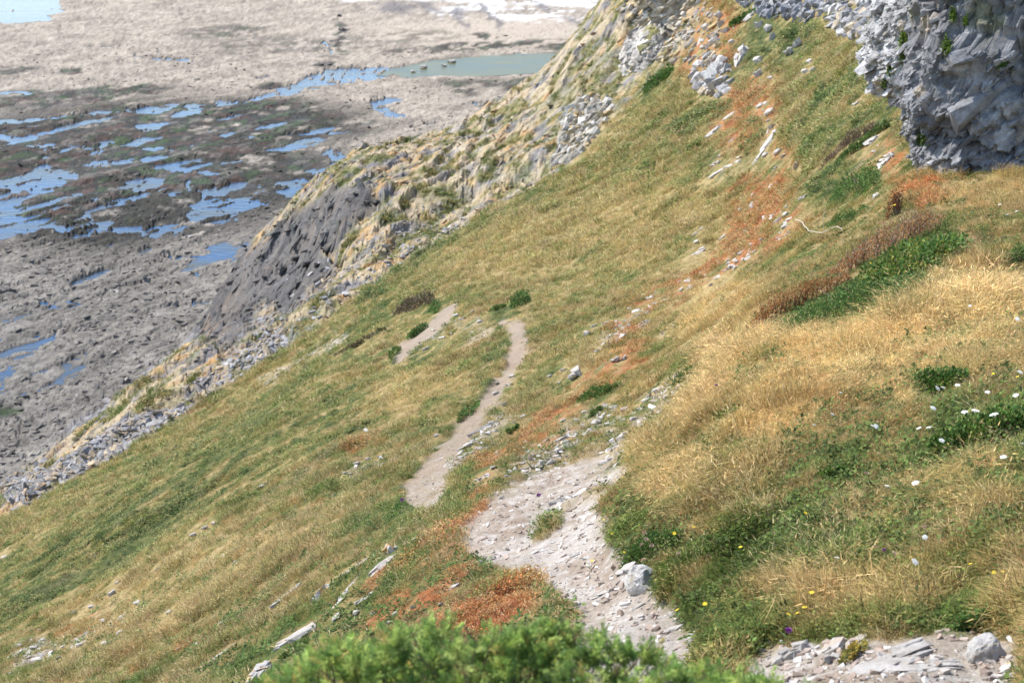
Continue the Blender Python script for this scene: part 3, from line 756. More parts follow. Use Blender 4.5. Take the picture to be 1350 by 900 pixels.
def herb(seed, n, h, spread, w):
    r = np.random.default_rng(seed); parts = []
    for k_ in range(n):
        a = r.uniform(0, 6.283); rad = spread * math.sqrt(r.random()); z = h * r.uniform(.05, 1) * (1 - .5 * (rad / spread) ** 2)
        p = np.array([math.cos(a) * rad, math.sin(a) * rad, z]); da = a + r.normal(0, 1.2)
        d = np.array([math.cos(da), math.sin(da), r.uniform(-.3, .7)]); d /= np.linalg.norm(d)
        s_ = np.cross(d, [r.normal(0, .4), r.normal(0, .4), 1]); s_ /= np.linalg.norm(s_)
        L_ = w * r.uniform(1.2, 2.6)
        V = [p, p + d * L_ * .45 + s_ * w * .55, p + d * L_, p + d * L_ * .45 - s_ * w * .55]
        parts.append((V, [(0, 1, 2), (0, 2, 3)], r.random()))
    return join(parts)

PROTO = bpy.data.collections.new('grass_kinds')
def proto(name, data):
    V, T, B = data
    o = new_mesh(name, V, T, M_BLADE, None, None, False, {'bv': B})
    COL.objects.unlink(o)
    PROTO.objects.link(o)
    return o
KINDS = []
for i in range(3): KINDS.append(proto('tuft.%03d' % i, tuft(200 + i, 30, .12, .10, .0026, .8)))          # 0-2 short turf
for i in range(2): KINDS.append(proto('tuft.%03d' % (3 + i), tuft(210 + i, 28, .22, .12, .0022, 1.0, 4)))    # 3-4 long dry grass
for i in range(2): KINDS.append(proto('tuft.%03d' % (5 + i), herb(220 + i, 80, .09, .12, .011)))            # 5-6 leafy herbs
for i in range(2): KINDS.append(proto('tuft.%03d' % (7 + i), herb(230 + i, 64, .07, .14, .013)))           # 7-8 low mats
for i in range(2): KINDS.append(proto('tuft.%03d' % (9 + i), tuft(240 + i, 14, .20, .13, .0085, .8)))        # 9-10 coarse turf
for i in range(2): KINDS.append(proto('tuft.%03d' % (11 + i), herb(250 + i, 22, .13, .15, .034)))           # 11-12 coarse clumps

for i in range(2): KINDS.append(proto('tuft.%03d' % (13 + i), tuft(260 + i, 7, .33, .14, .0011, .4, 6)))           # 13-14 bleached stalks
for i in range(2): KINDS.append(proto('tuft.%03d' % (15 + i), herb(270 + i, 26, .07, .07, .016)))                    # 15-16 single broad-leaved plants
def scatter_group():
    g = bpy.data.node_groups.new('scatter', 'GeometryNodeTree')
    g.interface.new_socket('Geometry', in_out='INPUT', socket_type='NodeSocketGeometry')
    g.interface.new_socket('Geometry', in_out='OUTPUT', socket_type='NodeSocketGeometry')
    N = g.nodes; L = g.links.new
    gi = N.new('NodeGroupInput'); go = N.new('NodeGroupOutput')
    ci = N.new('GeometryNodeCollectionInfo'); ci.inputs[0].default_value = PROTO; ci.inputs[1].default_value = True; ci.inputs[2].default_value = True
    ip = N.new('GeometryNodeInstanceOnPoints'); ip.inputs['Pick Instance'].default_value = True
    def attr(nm, ty):
        a = N.new('GeometryNodeInputNamedAttribute'); a.data_type = ty; a.inputs['Name'].default_value = nm
        return a.outputs[0]
    L(gi.outputs[0], ip.inputs['Points']); L(ci.outputs[0], ip.inputs['Instance'])
    L(attr('kidx', 'INT'), ip.inputs['Instance Index'])
    e2r = N.new('FunctionNodeEulerToRotation'); L(attr('rot', 'FLOAT_VECTOR'), e2r.inputs[0]); L(e2r.outputs[0], ip.inputs['Rotation'])
    L(attr('scl', 'FLOAT'), ip.inputs['Scale'])
    L(ip.outputs[0], go.inputs[0])
    return g
SCATTER = scatter_group()

def scatter(name, P, rot, scl, kidx, col, label, cat):
    me = bpy.data.meshes.new(name)
    me.vertices.add(len(P)); me.vertices.foreach_set('co', P.astype(np.float32).ravel())
    a = me.attributes.new('rot', 'FLOAT_VECTOR', 'POINT'); a.data.foreach_set('vector', rot.astype(np.float32).ravel())
    a = me.attributes.new('scl', 'FLOAT', 'POINT'); a.data.foreach_set('value', scl.astype(np.float32))
    a = me.attributes.new('kidx', 'INT', 'POINT'); a.data.foreach_set('value', kidx.astype(np.int32))
    a = me.attributes.new('col', 'FLOAT_COLOR', 'POINT'); a.data.foreach_set('color', np.concatenate([col, np.ones((len(col), 1))], 1).astype(np.float32).ravel())
    o = bpy.data.objects.new(name, me); COL.objects.link(o)
    md = o.modifiers.new('scatter', 'NODES'); md.node_group = SCATTER
    tag(o, label, cat, None, 'stuff')
    return o

def euler_to(nx, ny, nz, spin):
    """Euler angles that stand +Z along (nx,ny,nz) after a turn by spin"""
    c = np.clip(nz, -1, 1); k_ = 1 / (1 + c)
    A00 = 1 - nx * nx * k_; A01 = -nx * ny * k_; A10 = A01; A11 = 1 - ny * ny * k_; A20 = -nx; A21 = -ny
    cs, sn = np.cos(spin), np.sin(spin)
    R00 = A00 * cs + A01 * sn; R10 = A10 * cs + A11 * sn; R20 = A20 * cs + A21 * sn
    R21 = -A20 * sn + A21 * cs; R22 = c
    return np.stack([np.arctan2(R21, R22), -np.arcsin(np.clip(R20, -1, 1)), np.arctan2(R10, R00)], 1)


def ico(sub):
    import bmesh
    bm = bmesh.new(); bmesh.ops.create_icosphere(bm, subdivisions=sub, radius=1)
    V = np.array([v.co[:] for v in bm.verts]); T = np.array([[v.index for v in f.verts] for f in bm.faces]); bm.free()
    return V, T
ICO = {k_: ico(k_) for k_ in (1, 2, 3, 4)}

# angular blocks: convex broken stones, used for everything fractured
def hulls(n, seed):
    import bmesh
    out = []; r = np.random.default_rng(seed)
    for _ in range(n):
        bm = bmesh.new()
        for k_ in range(15):
            p = r.uniform(-1, 1, 3); p[r.integers(0, 3)] = r.choice([-1, 1]) * r.uniform(.8, 1)
            bm.verts.new(p * .85)
        rs = bmesh.ops.convex_hull(bm, input=bm.verts[:])
        bmesh.ops.delete(bm, geom=[v for v in bm.verts if not v.link_faces], context='VERTS')
        bmesh.ops.triangulate(bm, faces=bm.faces[:])
        bm.verts.index_update()
        out.append((np.array([v.co[:] for v in bm.verts]), np.array([[v.index for v in f.verts] for f in bm.faces]))); bm.free()
    return out
HULL = hulls(14, 5)
def blocks(C, RM, sz, col):
    """C centres, RM 3x3 frames (columns are the block's axes), sz half sizes, col colours"""
    Vs, Ts, Cs = [], [], []; o_ = 0
    var = rng.integers(0, len(HULL), len(C))
    for h_, (V0, T0) in enumerate(HULL):
        i = np.nonzero(var == h_)[0]
        if not len(i): continue
        V = np.einsum('nij,nvj->nvi', RM[i], V0[None] * sz[i][:, None, :]) + C[i][:, None, :]
        Vs.append(V.reshape(-1, 3)); Ts.append((T0[None] + (np.arange(len(i)) * len(V0))[:, None, None]).reshape(-1, 3) + o_)
        Cs.append(np.repeat(col[i], len(V0), 0)); o_ += len(i) * len(V0)
    return np.concatenate(Vs), np.concatenate(Ts), np.concatenate(Cs)
def frames(X, Z, jit):
    """frames with first axis along X and third near Z, shaken by jit radians"""
    n = len(X)
    X = X / np.linalg.norm(X, axis=1)[:, None]; Y = np.cross(Z, X); Y /= np.linalg.norm(Y, axis=1)[:, None] + 1e-9; Z = np.cross(X, Y)
    M = np.stack([X, Y, Z], 2)
    a = rng.normal(0, 1, (n, 3)) * np.asarray(jit)
    ca, sa = np.cos(a), np.sin(a); o1, z1 = np.ones(n), np.zeros(n)
    Rx = np.stack([o1, z1, z1, z1, ca[:, 0], -sa[:, 0], z1, sa[:, 0], ca[:, 0]], 1).reshape(n, 3, 3)
    Ry = np.stack([ca[:, 1], z1, sa[:, 1], z1, o1, z1, -sa[:, 1], z1, ca[:, 1]], 1).reshape(n, 3, 3)
    Rz = np.stack([ca[:, 2], -sa[:, 2], z1, sa[:, 2], ca[:, 2], z1, z1, z1, o1], 1).reshape(n, 3, 3)
    return M @ Rx @ Ry @ Rz

# ------------------------------------------------------------------ cliffs and crags
from mathutils.bvhtree import BVHTree
M_CLIFF = ground_mat('cliff_limestone', 6, .55, .06, 9)
M_CRAG = ground_mat('crag_rock', .9, .4, .3, 1.6)
BVH = {}
def cliff(name, label, parts_, cat='cliff', mat=None):
    """a crag of one or more rounded masses broken into facets"""
    root = None
    for i, (nm, px, py, d, half, rot_, nu, nv, seed, cell, amp, pal, blk) in enumerate(parts_):
        c = ray(px, py) * d
        th_ = np.linspace(-math.pi, math.pi, nu + 1)[:-1]; ph = np.linspace(-math.pi / 2 + .02, math.pi / 2 - .02, nv)
        T_, P_ = np.meshgrid(th_, ph)
        e = .62
        sg = lambda v: np.sign(v) * np.abs(v) ** e
        U = np.stack([(sg(np.cos(P_)) * sg(np.cos(T_))).ravel(), (sg(np.cos(P_)) * sg(np.sin(T_))).ravel(), sg(np.sin(P_)).ravel()], 1)
        nrm_ = U / np.linalg.norm(U, axis=1)[:, None]
        V = U * np.array(half)
        M = np.array(rot_.to_matrix())
        Wp = V @ M.T
        q_ = Wp / cell
        q_ = q_ @ np.array(Matrix.Rotation(R(35), 3, 'Y')).T * np.array([1, 1, 1.7])       # beds dip to the left
        h1, e1 = facet3(q_ * .5, seed); h2, e2 = facet3(q_ * 1.25, seed + 10); h3, e3 = facet3(q_ * 3.1, seed + 20)
        f1 = fbm3(Wp, 1.2 / cell, seed + 30, 4); f2 = fbm3(Wp, 5 / cell, seed + 33, 3)
        disp = amp * (.62 * h1 + .28 * h2 + .12 * h3 + .05 * f2 - .16 * (1 - sstep(0, .14, e2)) - .08 * (1 - sstep(0, .14, e3)))
        V = V + nrm_ * disp[:, None]
        Wp = V @ M.T + c
        base, lite, och, grn = pal
        n = len(V)
        col = np.tile(np.array(base), (n, 1)) * (1 + .18 * f1 + .30 * f2 + .10 * h2 + .12 * h3)[:, None]
        col = mixc(col, lite, sstep(.0, .7, fbm3(Wp, .9 / cell, seed + 80, 4) + .25 * h3) * .8)
        col = mixc(col, (.12, .115, .12), sstep(.35, .8, fbm3(Wp * np.array([1.6, 1.6, .5]), .8 / cell, seed + 83, 4)) * .6)
        col = mixc(col, och, sstep(.38, .7, fbm3(Wp, 1.5 / cell, seed + 85, 4)) * .75)
        if grn: col = mixc(col, grn, sstep(.35, .7, fbm3(Wp, 1.1 / cell, seed + 88, 4)) * sstep(-.3, .4, nrm_ @ np.array([0, 0, 1.0])) * .9)
        a = np.arange(nu)[None, :] + np.arange(nv - 1)[:, None] * nu; b = (np.arange(nu)[None, :] + 1) % nu + np.arange(nv - 1)[:, None] * nu
        f = np.stack([a.ravel(), b.ravel(), (b + nu).ravel(), (a + nu).ravel()], 1)
        # the buried foot and the far side below ground are not needed
        if root is None: root = empty(name, c)
        loc = Vector(c) - root.location
        o = new_mesh(nm, Wp - c, f, mat or M_CLIFF, root, np.clip(col, .02, .9), False); o.location = loc
        # broken blocks stand out of the face all over
        nw = nrm_ @ M.T
        toward = -(Wp * nw).sum(1) / np.linalg.norm(Wp, axis=1)
        pick = np.nonzero((toward > -.35) & (rng.random(n) < .98))[0]
        va = np.zeros(n); e1_ = V[f[:, 1]] - V[f[:, 0]]; e2_ = V[f[:, 3]] - V[f[:, 0]]
        fa_ = np.linalg.norm(np.cross(e1_, e2_), axis=1); np.add.at(va, f[:, 0], fa_)
        wv = va[pick] + 1e-9
        nb = int(blk[0]); pk = rng.choice(pick, nb, p=wv / wv.sum())
        size = blk[1] * np.exp(rng.normal(0, .55, nb))
        bed = np.array([.80, .10, .59]); bz = np.array([-.59, -.15, .79])
        Xd = np.tile(bed, (nb, 1)); Zd = np.tile(bz, (nb, 1))
        RM = frames(Xd, Zd, (.28, .22, .35))
        sz = size[:, None] * np.stack([rng.uniform(.9, 2.2, nb), rng.uniform(.6, 1.2, nb), rng.uniform(.25, .65, nb)], 1)
        bc = np.clip(col[pk] * rng.uniform(.72, 1.28, (nb, 1)), .02, .9)
        v_, t_, c_ = blocks(Wp[pk] - nw[pk] * size[:, None] * blk[2] - c, RM, sz, bc)
        ob = new_mesh('broken_rock', v_, t_, mat or M_CLIFF, root, c_, False); ob.location = loc; ob['kind'] = 'stuff'
        BVH.setdefault(name, []).append(BVHTree.FromPolygons([Vector(v_) for v_ in Wp], [tuple(int(x) for x in q2) for q2 in f]))
    return tag(root, label, cat)
from mathutils import Euler
GREYP = ((.18, .18, .185), (.34, .335, .33), (.42, .34, .24), (.17, .17, .07))
PALEP = ((.38, .37, .36), (.58, .57, .555), (.46, .36, .24), None)
OCHRP = ((.45, .385, .285), (.56, .52, .45), (.50, .34, .14), (.30, .27, .09))
cliff('limestone_cliff', 'big blue grey limestone cliff rising out of the right edge above the mound',
      [('cliff_face', 1438, 66, 28.2, (3.35, 2.7, 4.7), Euler((R(-6), R(3), R(-14))), 420, 280, 301, .8, .30, GREYP, (10500, .047, .6))])
cliff('limestone_buttress', 'pale sunlit limestone buttress with ivy leaning on the left of the big cliff',
      [('buttress_face', 1209, 50, 32.5, (.95, 1.1, 1.45), Euler((R(5), R(14), R(10))), 200, 140, 331, .6, .16, PALEP, (2200, .05, .5))])
cliff('overhanging_crag', 'ochre crag with a dark slanting overhang where the ridge meets the top edge',
      [('crag_face', 858, 84, 171, (3.2, 3.0, 4.4), Euler((R(-28), R(-22), R(-45))), 160, 120, 361, 1.5, .3, ((.46, .42, .37), (.58, .55, .50), (.52, .40, .22), (.30, .27, .09)), (700, .28, .5)),
       ('overhang', 884, -4, 172, (5.2, 3.2, 3.0), Euler((R(-20), R(40), R(-32))), 180, 120, 367, 1.5, .4, OCHRP, (1500, .24, .45))], mat=M_CRAG)

def outcrop(name, label, poly, n, size, pal, mat, tall=.6, kname='broken_rock', cat='crag', bedding=(.62, .62, .48)):
    """broken rock standing out of the slope inside an outline of the photo"""
    px = np.array(poly, float); lo, hi = px.min(0), px.max(0); pts = []
    while len(pts) < n:
        p = rng.uniform(lo, hi)
        if inpoly(np.array([p[0]]), np.array([p[1]]), poly)[0]: pts.append(p)
    G_ = [ground_at(*p) for p in pts]
    md = np.median([g[1] for g in G_]); G_ = [g for g in G_ if abs(g[1] - md) < .35 * md]
    C = np.array([g[0][:] for g in G_]); n = len(C)
    c0 = C.mean(0); root = empty(name, c0); tag(root, label, cat)
    sz0 = size * np.clip(np.exp(rng.normal(0, .4, n)), .3, 1.7); Nn = np.array([normal_at(c[0], c[1])[:] for c in C])
    RM = frames(np.tile(np.array(bedding), (n, 1)), Nn, (.35, .25, .35))
    sz = sz0[:, None] * np.stack([rng.uniform(.9, 2.0, n), rng.uniform(.5, .9, n), rng.uniform(.5, 1.0, n) * tall * 1.6], 1)
    pal = np.asarray(pal); cc = pal[rng.integers(0, len(pal), n)] * rng.uniform(.75, 1.25, (n, 1))
    big = np.argsort(-sz0)[:max(6, n // 5)]
    v, t, c_ = blocks(C - c0 + Nn * sz0[:, None] * .12, RM, sz, cc)
    o = new_mesh(kname, v, t, mat, root, np.clip(c_, .02, .9), False); o['kind'] = 'stuff'
    for x, y in pts[::2]: STONE_PX.append((x, y, x + .1, y, size * F / md * .8))
    return root
STONE_PX = []
GB = [(.24, .24, .25), (.33, .33, .335), (.20, .20, .205), (.39, .38, .37)]
PB = [(.42, .40, .375), (.50, .48, .45), (.36, .34, .32), (.46, .38, .27)]
OB = [(.42, .37, .29), (.50, .46, .40), (.44, .33, .18), (.36, .33, .28)]
outcrop('grey_crag', 'grey slanting crag at the top of the slope left of the pale buttress', [(1070,-25),(1200,-25),(1180,22),(1162,58),(1140,52),(1112,46),(1092,34)], 420, .30, GB + PB, M_CLIFF, .8)
outcrop('grey_crag', 'bluish crag cut by the top edge above the dark green hollow', [(958,-25),(1085,-25),(1088,18),(1062,30),(1036,24),(1006,24),(982,14)], 380, .34, GB, M_CLIFF, .9)
outcrop('jagged_outcrop', 'cluster of upright jagged slabs below the overhanging crag', [(912,92),(926,76),(950,74),(968,100),(960,122),(944,132),(930,126),(918,116)], 110, .32, PB, M_CLIFF, 1.1)
outcrop('ledge_outcrop', 'brown and grey rocky ledges right of the overhanging crag', [(895,5),(935,0),(955,30),(948,70),(925,78),(905,84),(893,50)], 120, .30, OB, M_CRAG, .7)
outcrop('ochre_outcrop', 'ochre lichened ledges running up from the overhanging crag to the top edge', [(812,-20),(905,-20),(900,40),(896,88),(872,84),(850,48),(820,18)], 420, .30, OB + [(.52, .40, .22), (.50, .45, .36)], M_CRAG, .7)
outcrop('slanted_outcrop', 'steep slanting slabs with a pale smooth face just beyond the edge of the grass', [(745,150),(770,128),(800,130),(806,150),(780,186),(752,214),(728,222),(736,190)], 420, .36, OB + [(.55, .52, .46)], M_CRAG, .8, bedding=(.75, .3, .9))

# ------------------------------------------------------------------ stones
def stone_mesh(name, seed, sub, ragged, mat):
    if sub >= 4 and ragged == 0:                          # water-worn boulder
        V, T = ICO[4]
        h, e = facet3(V * 1.15 + seed * 1.37, 400 + seed)
        V = V * (1 + .20 * fbm3(V + seed, .8, 410 + seed, 2) + .05 * h + .10 * fbm3(V, 2.3, 420 + seed, 4) + .16 * (fbm3(V + 9, 1.1, 425 + seed, 2)))[:, None]
    else:                                                # broken ledge: a few angular pieces grown together
        r = np.random.default_rng(seed + 70); nb = {2: 2, 3: 5, 4: 11}[sub]
        Cn = np.stack([r.uniform(-.75, .75, nb) if nb > 2 else np.array([0, .3]), r.uniform(-.45, .45, nb) if nb > 2 else np.array([0, -.2]), r.uniform(-.35, .25, nb) if nb > 2 else np.zeros(2)], 1)
        a_ = r.normal(0, .25, nb); z_ = np.zeros(nb); o_ = np.ones(nb)
        RM = np.stack([np.cos(a_), -np.sin(a_), z_, np.sin(a_), np.cos(a_), z_, z_, z_, o_], 1).reshape(nb, 3, 3)
        k_ = 1.0 if nb == 2 else .62
        sz = np.stack([r.uniform(.5, .95, nb), r.uniform(.45, .85, nb), r.uniform(.5, .9, nb)], 1) * k_; sz[0] = (.85, .75, .75)
        V, T, _ = blocks(Cn, RM, sz, np.zeros((nb, 3)))
        V = V * (1 + .10 * fbm3(V + seed, 2.2, 430 + seed, 2))[:, None]
    me_o = new_mesh(name, V, T, mat, None, None, False)
    me = me_o.data
    bpy.data.objects.remove(me_o)
    return me
STM = {}
def get_stone(kind, mat, sub, ragged=1):
    k_ = (kind, mat.name, sub, ragged)
    if k_ not in STM: STM[k_] = stone_mesh('stone', kind, sub, ragged, mat)
    return STM[k_]
scount = [0]
def stone(x0, y0, x1, y1, w, label, group=None, mat=M_PALE, hk=.42, name='embedded_rock', cat='rock', sub=3, sink=.26, kind=None):
    STONE_PX.append((x0, y0, x1, y1, w))
    p0, d0 = ground_at(x0, y0); p1, d1 = ground_at(x1, y1)
    mid, dm = ground_at((x0 + x1) / 2, (y0 + y1) / 2)
    L = (p1 - p0)
    maxl = math.hypot(x1 - x0, y1 - y0) * dm / F * 1.8
    n = normal_at(mid.x, mid.y)
    ex = L - n * L.dot(n)
    if ex.length > maxl: ex = ex.normalized() * maxl
    if ex.length < .3 * w * dm / F: ex = Vector((1, 0, 0)) * (w * dm / F)
    ln = ex.length * .5 + .15 * w * dm / F
    ex.normalize(); ez = n; ey = ez.cross(ex).normalized()
    view = Vector((mid.x, mid.y, mid.z)).normalized()
    wd = w * dm / F * .78
    hh = wd * hk * 1.35
    scount[0] += 1
    k_ = scount[0] if kind is None else kind
    o = bpy.data.objects.new(name, get_stone(k_ % 9, mat, sub, 0 if name == 'boulder' else 1)); COL.objects.link(o)
    M = Matrix(((ex.x, ey.x, ez.x), (ex.y, ey.y, ez.y), (ex.z, ey.z, ez.z)))
    o.matrix_world = Matrix.Translation(mid + n * hh * (.5 - sink)) @ M.to_4x4() @ Matrix.Diagonal((ln, wd, hh, 1))
    return tag(o, label, cat, group)
def spot_stone(px, py, w, h, label, **k_):
    return stone(px - w * .42, py + h * .28, px + w * .42, py - h * .28, h, label, **k_)

# the boulders and slabs one would name
spot_stone(849, 772, 28, 23, 'round white boulder at the right edge of the path', mat=M_BOULD, hk=.95, name='boulder', cat='boulder', sub=4, sink=.3, kind=0)
spot_stone(826, 752, 26, 16, 'low pale slab just behind the round white boulder', mat=M_PALE)
spot_stone(1301, 865, 36, 26, 'whitish boulder lying in the bare earth at the lower right corner', mat=M_BOULD, hk=.9, name='boulder', cat='boulder', sub=4, sink=.3, kind=3)
stone(1140, 888, 1222, 856, 40, 'largest pale rock slab at the bottom, left of the corner boulder', mat=M_PALE, sub=4, hk=.3, kind=5, sink=.4)
stone(1185, 886, 1262, 878, 24, 'low flat slab between the large pale slab and the corner boulder', mat=M_PALE, sub=4, hk=.3)
stone(1082, 880, 1108, 836, 24, 'upright grey rock left of the largest pale slab', mat=M_PALE)
spot_stone(1046, 862, 40, 34, 'grey rock at the right end of the juniper', mat=M_PALE, sub=4)
spot_stone(1012, 850, 20, 12, 'small pale stone above the right end of the juniper', mat=M_PALE)
spot_stone(1322, 890, 40, 16, 'flat stone under the corner boulder', mat=M_PALE, hk=.35)
stone(905, 858, 916, 826, 15, 'tall narrow stone standing at the right side of the path', mat=M_PALE)
spot_stone(884, 832, 30, 12, 'flat pale stone sunk in the path above the juniper tip', mat=M_PALE, hk=.35)
spot_stone(926, 852, 16, 14, 'pale stone between the narrow stone and the green bank', mat=M_PALE)
spot_stone(702, 708, 16, 9, 'small white stone in the middle of the path', mat=M_PALE)
spot_stone(640, 739, 26, 9, 'flat white stone on the left edge of the path beside red plants', mat=M_PALE, hk=.4)
spot_stone(597, 774, 13, 9, 'white stone alone in the red patch left of the path', mat=M_PALE)
stone(483, 765, 519, 736, 15, 'thick grey rock under the lichen spotted block at left', mat=M_PALE)
spot_stone(516, 728, 15, 14, 'small block with an orange lichen spot left of the path', mat=M_LICH, hk=.9)
stone(443, 764, 494, 731, 7, 'long thin grey ledge in the grass above the orange streaked rock', mat=M_PALE)
stone(411, 799, 438, 768, 15, 'rock streaked with orange lichen at the left of the red patch', mat=M_LICH, hk=.7)
stone(429, 810, 473, 768, 11, 'long pale rock along the left border of the red patch', mat=M_PALE)
stone(464, 799, 492, 781, 8, 'pinkish low rock among red plants', mat=M_PALE)
stone(438, 829, 448, 806, 11, 'grey rock just above the left part of the juniper', mat=M_PALE)
stone(360, 800, 397, 770, 9, 'slim pale ledge left of the orange streaked rock', mat=M_PALE)
stone(363, 857, 409, 826, 17, 'broad grey rock above the left end of the juniper', mat=M_PALE, sub=4)
stone(326, 905, 364, 869, 26, 'cracked grey rock at the bottom touching the left end of the juniper', mat=M_LICH, sub=4)
stone(530, 721, 571, 699, 7, 'thin pale ledge at the upper tip of the red patch', mat=M_PALE)
stone(271, 876, 332, 834, 5, 'crooked thin white ledge in the grass at lower left', mat=M_PALE, hk=.8)
stone(613, 579, 663, 551, 11, 'long grey ledge beside the far stretch of the path', mat=M_PALE)
stone(603, 597, 622, 582, 9, 'short grey rock below the ledge by the far path', mat=M_PALE)
stone(626, 637, 645, 626, 13, 'pale rock at the drop between the two stretches of the path', mat=M_PALE)
stone(648, 627, 654, 609, 8, 'narrow upright pale stone above the drop in the path', mat=M_PALE)
stone(726, 606, 755, 577, 9, 'slanting pale rock above the wide stony part of the path', mat=M_PALE)
spot_stone(736, 581, 11, 10, 'small rounded stone at the tip of the slanting pale rock', mat=M_PALE)
spot_stone(819, 582, 18, 12, 'smooth grey oval rock near the foot of the tall grass', mat=M_PALE, hk=.8)
stone(788, 619, 819, 595, 9, 'white ledge between the stony path and the tall grass', mat=M_PALE)
spot_stone(783, 557, 16, 9, 'flat pale stone beside the green bush above the path', mat=M_PALE)
stone(727, 665, 761, 652, 9, 'grey ledge at the upper right of the stony path', mat=M_PALE)
spot_stone(758, 498, 14, 13, 'pale squarish rock on the slope above the far path', mat=M_PALE, hk=.8)
stone(782, 468, 800, 454, 6, 'thin slanting ledge above the squarish rock', mat=M_PALE)
stone(929, 369, 962, 365, 8, 'white ledge at the crest of the mound beside the red strip', mat=M_PALE)
stone(852, 398, 870, 383, 6, 'white slanting rock at the left end of the red strip', mat=M_PALE)
stone(894, 388, 901, 377, 6, 'small white rock right of the dark red plants', mat=M_PALE)
stone(814, 440, 829, 427, 5, 'thin white rock halfway up the slope below the red strip', mat=M_PALE)
stone(932, 184, 951, 166, 9, 'lower half of the split white ledge in the upper slope', mat=M_PALE)
stone(953, 160, 969, 147, 9, 'upper half of the split white ledge in the upper slope', mat=M_PALE)
spot_stone(969, 184, 8, 7, 'lone white stone right of the split white ledge', mat=M_PALE)
stone(995, 215, 1018, 184, 12, 'large white rock beside bright red plants in the upper slope', mat=M_PALE)
stone(947, 224, 978, 214, 7, 'flat white ledge lowest in the upper slope', mat=M_PALE)
stone(928, 242, 950, 227, 9, 'white rock at the left of the flat white ledge', mat=M_PALE)
spot_stone(944, 217, 12, 9, 'small white rock just above the flat white ledge', mat=M_PALE)
spot_stone(1128, 137, 11, 8, 'lone pale stone in green grass below the buttress', mat=M_PALE)
stone(1160, 230, 1180, 194, 22, 'grey rock slab among red plants at the foot of the cliff', mat=M_PALE, sub=4)
stone(1140, 196, 1160, 178, 11, 'pale rock in red plants left of the cliff foot', mat=M_PALE)
stone(1148, 268, 1160, 250, 9, 'grey stone below the slab at the foot of the cliff', mat=M_PALE)
spot_stone(1060, 260, 16, 9, 'grey stone alone above the dead branch', mat=M_PALE)
spot_stone(1051, 218, 9, 11, 'grey stone at the lower end of the brown thicket', mat=M_PALE)
stone(902, 341, 931, 329, 8, 'white rock at the left border of the red slope', mat=M_PALE)
stone(913, 326, 922, 315, 6, 'small white rock above the left border of the red slope', mat=M_PALE)
stone(912, 312, 927, 301, 6, 'white rock highest on the left border of the red slope', mat=M_PALE)
stone(946, 319, 957, 308, 6, 'white rock inside the left part of the red slope', mat=M_PALE)
stone(971, 95, 985, 56, 13, 'tall jagged rock under the dark green hollow', mat=M_PALE, sub=4, hk=.9)
stone(983, 32, 1000, 10, 10, 'slanting rock below the bluish top crag', mat=M_PALE)
stone(0, 738, 11, 730, 9, 'pale rock cut by the left edge', mat=M_PALE)

for x0_, y0_, x1_, y1_, w_, lab in [(735, 742, 768, 728, 11, 'flat worn bedrock in the path below the small white stone'), (775, 792, 806, 778, 11, 'flat worn bedrock in the path left of the boulder'), (822, 806, 850, 796, 9, 'flat worn bedrock in the path just below the boulder'), (690, 735, 716, 724, 8, 'thin bedrock step across the left part of the path'), (752, 690, 786, 674, 9, 'bedrock rib at the right side of the upper near path'), (570, 610, 590, 600, 5, 'thin rock step across the middle path')]:
    stone(x0_, y0_, x1_, y1_, w_, lab, mat=M_PALE, hk=.25, sub=4)
ORD = ['leftmost', 'second from the left', 'third from the left', 'fourth from the left', 'fifth from the left', 'sixth from the left', 'seventh from the left', 'eighth from the left', 'ninth from the left', 'tenth from the left', 'eleventh from the left', 'twelfth from the left']
def row(phrase, pts, group, fn):
    for k_, p in enumerate(sorted(pts)):
        fn(p, '%s of the %s' % (ORD[k_], phrase), group)
def small(mat, hk=.6):
    return lambda p, lab, grp: spot_stone(p[0], p[1], p[2], p[3], lab, group=grp, mat=mat, hk=hk, sub=2, name='stone', cat='stone')
G = 'small stones scattered over the slope'
row('small pale stones in the lower left corner', [(105,851,13,7),(49,871,20,9),(76,868,9,6),(53,832,9,6),(27,851,13,6),(16,888,10,6),(42,892,12,5)], G, small(M_PALE))
row('pale stones in the dry grass at lower left', [(147,784,11,9),(182,795,8,9),(120,801,9,6),(159,835,11,8),(139,849,15,7),(156,768,8,5),(208,751,9,7),(98,808,9,6)], G, small(M_PALE))
row('pale stones above the crooked thin ledge', [(254,706,11,5),(270,697,10,5),(283,690,9,5),(296,733,6,5),(310,741,7,5),(260,849,7,5),(292,822,7,5),(237,855,9,5),(223,808,8,6)], G, small(M_PALE))
row('grey stones near the red streak at left', [(455,625,8,5),(470,612,10,6),(486,606,9,5),(440,655,6,5),(500,603,6,5),(346,642,12,5)], G, small(M_PALE))
row('pale stones between the red patch and juniper', [(469,810,8,10),(494,809,8,8),(521,811,9,7),(514,821,12,8),(545,800,8,6),(580,798,7,6)], G, small(M_PALE))
row('white stones above the far path', [(798,427,13,5),(783,431,9,6),(773,443,6,11),(742,489,8,6),(738,505,6,5),(725,497,7,5),(811,477,9,10),(822,474,7,8)], G, small(M_PALE))
row('pale stones beside the middle of the far path', [(675,497,8,6),(671,508,11,6),(653,520,10,6),(655,506,6,5),(664,534,8,7)], G, small(M_PALE))
row('rubble stones at the left foot of the tall grass', [(866,517,12,9),(853,530,15,9),(843,540,9,7),(838,560,9,6),(858,545,8,6),(880,523,9,7),(870,545,10,6)], G, small(M_PALE))
row('white stones in the bare ground between path and bush', [(742,556,8,6),(700,603,12,8),(712,617,9,6),(690,612,8,5),(770,545,8,5),(750,567,9,5),(668,628,9,6),(806,571,9,6)], G, small(M_PALE))
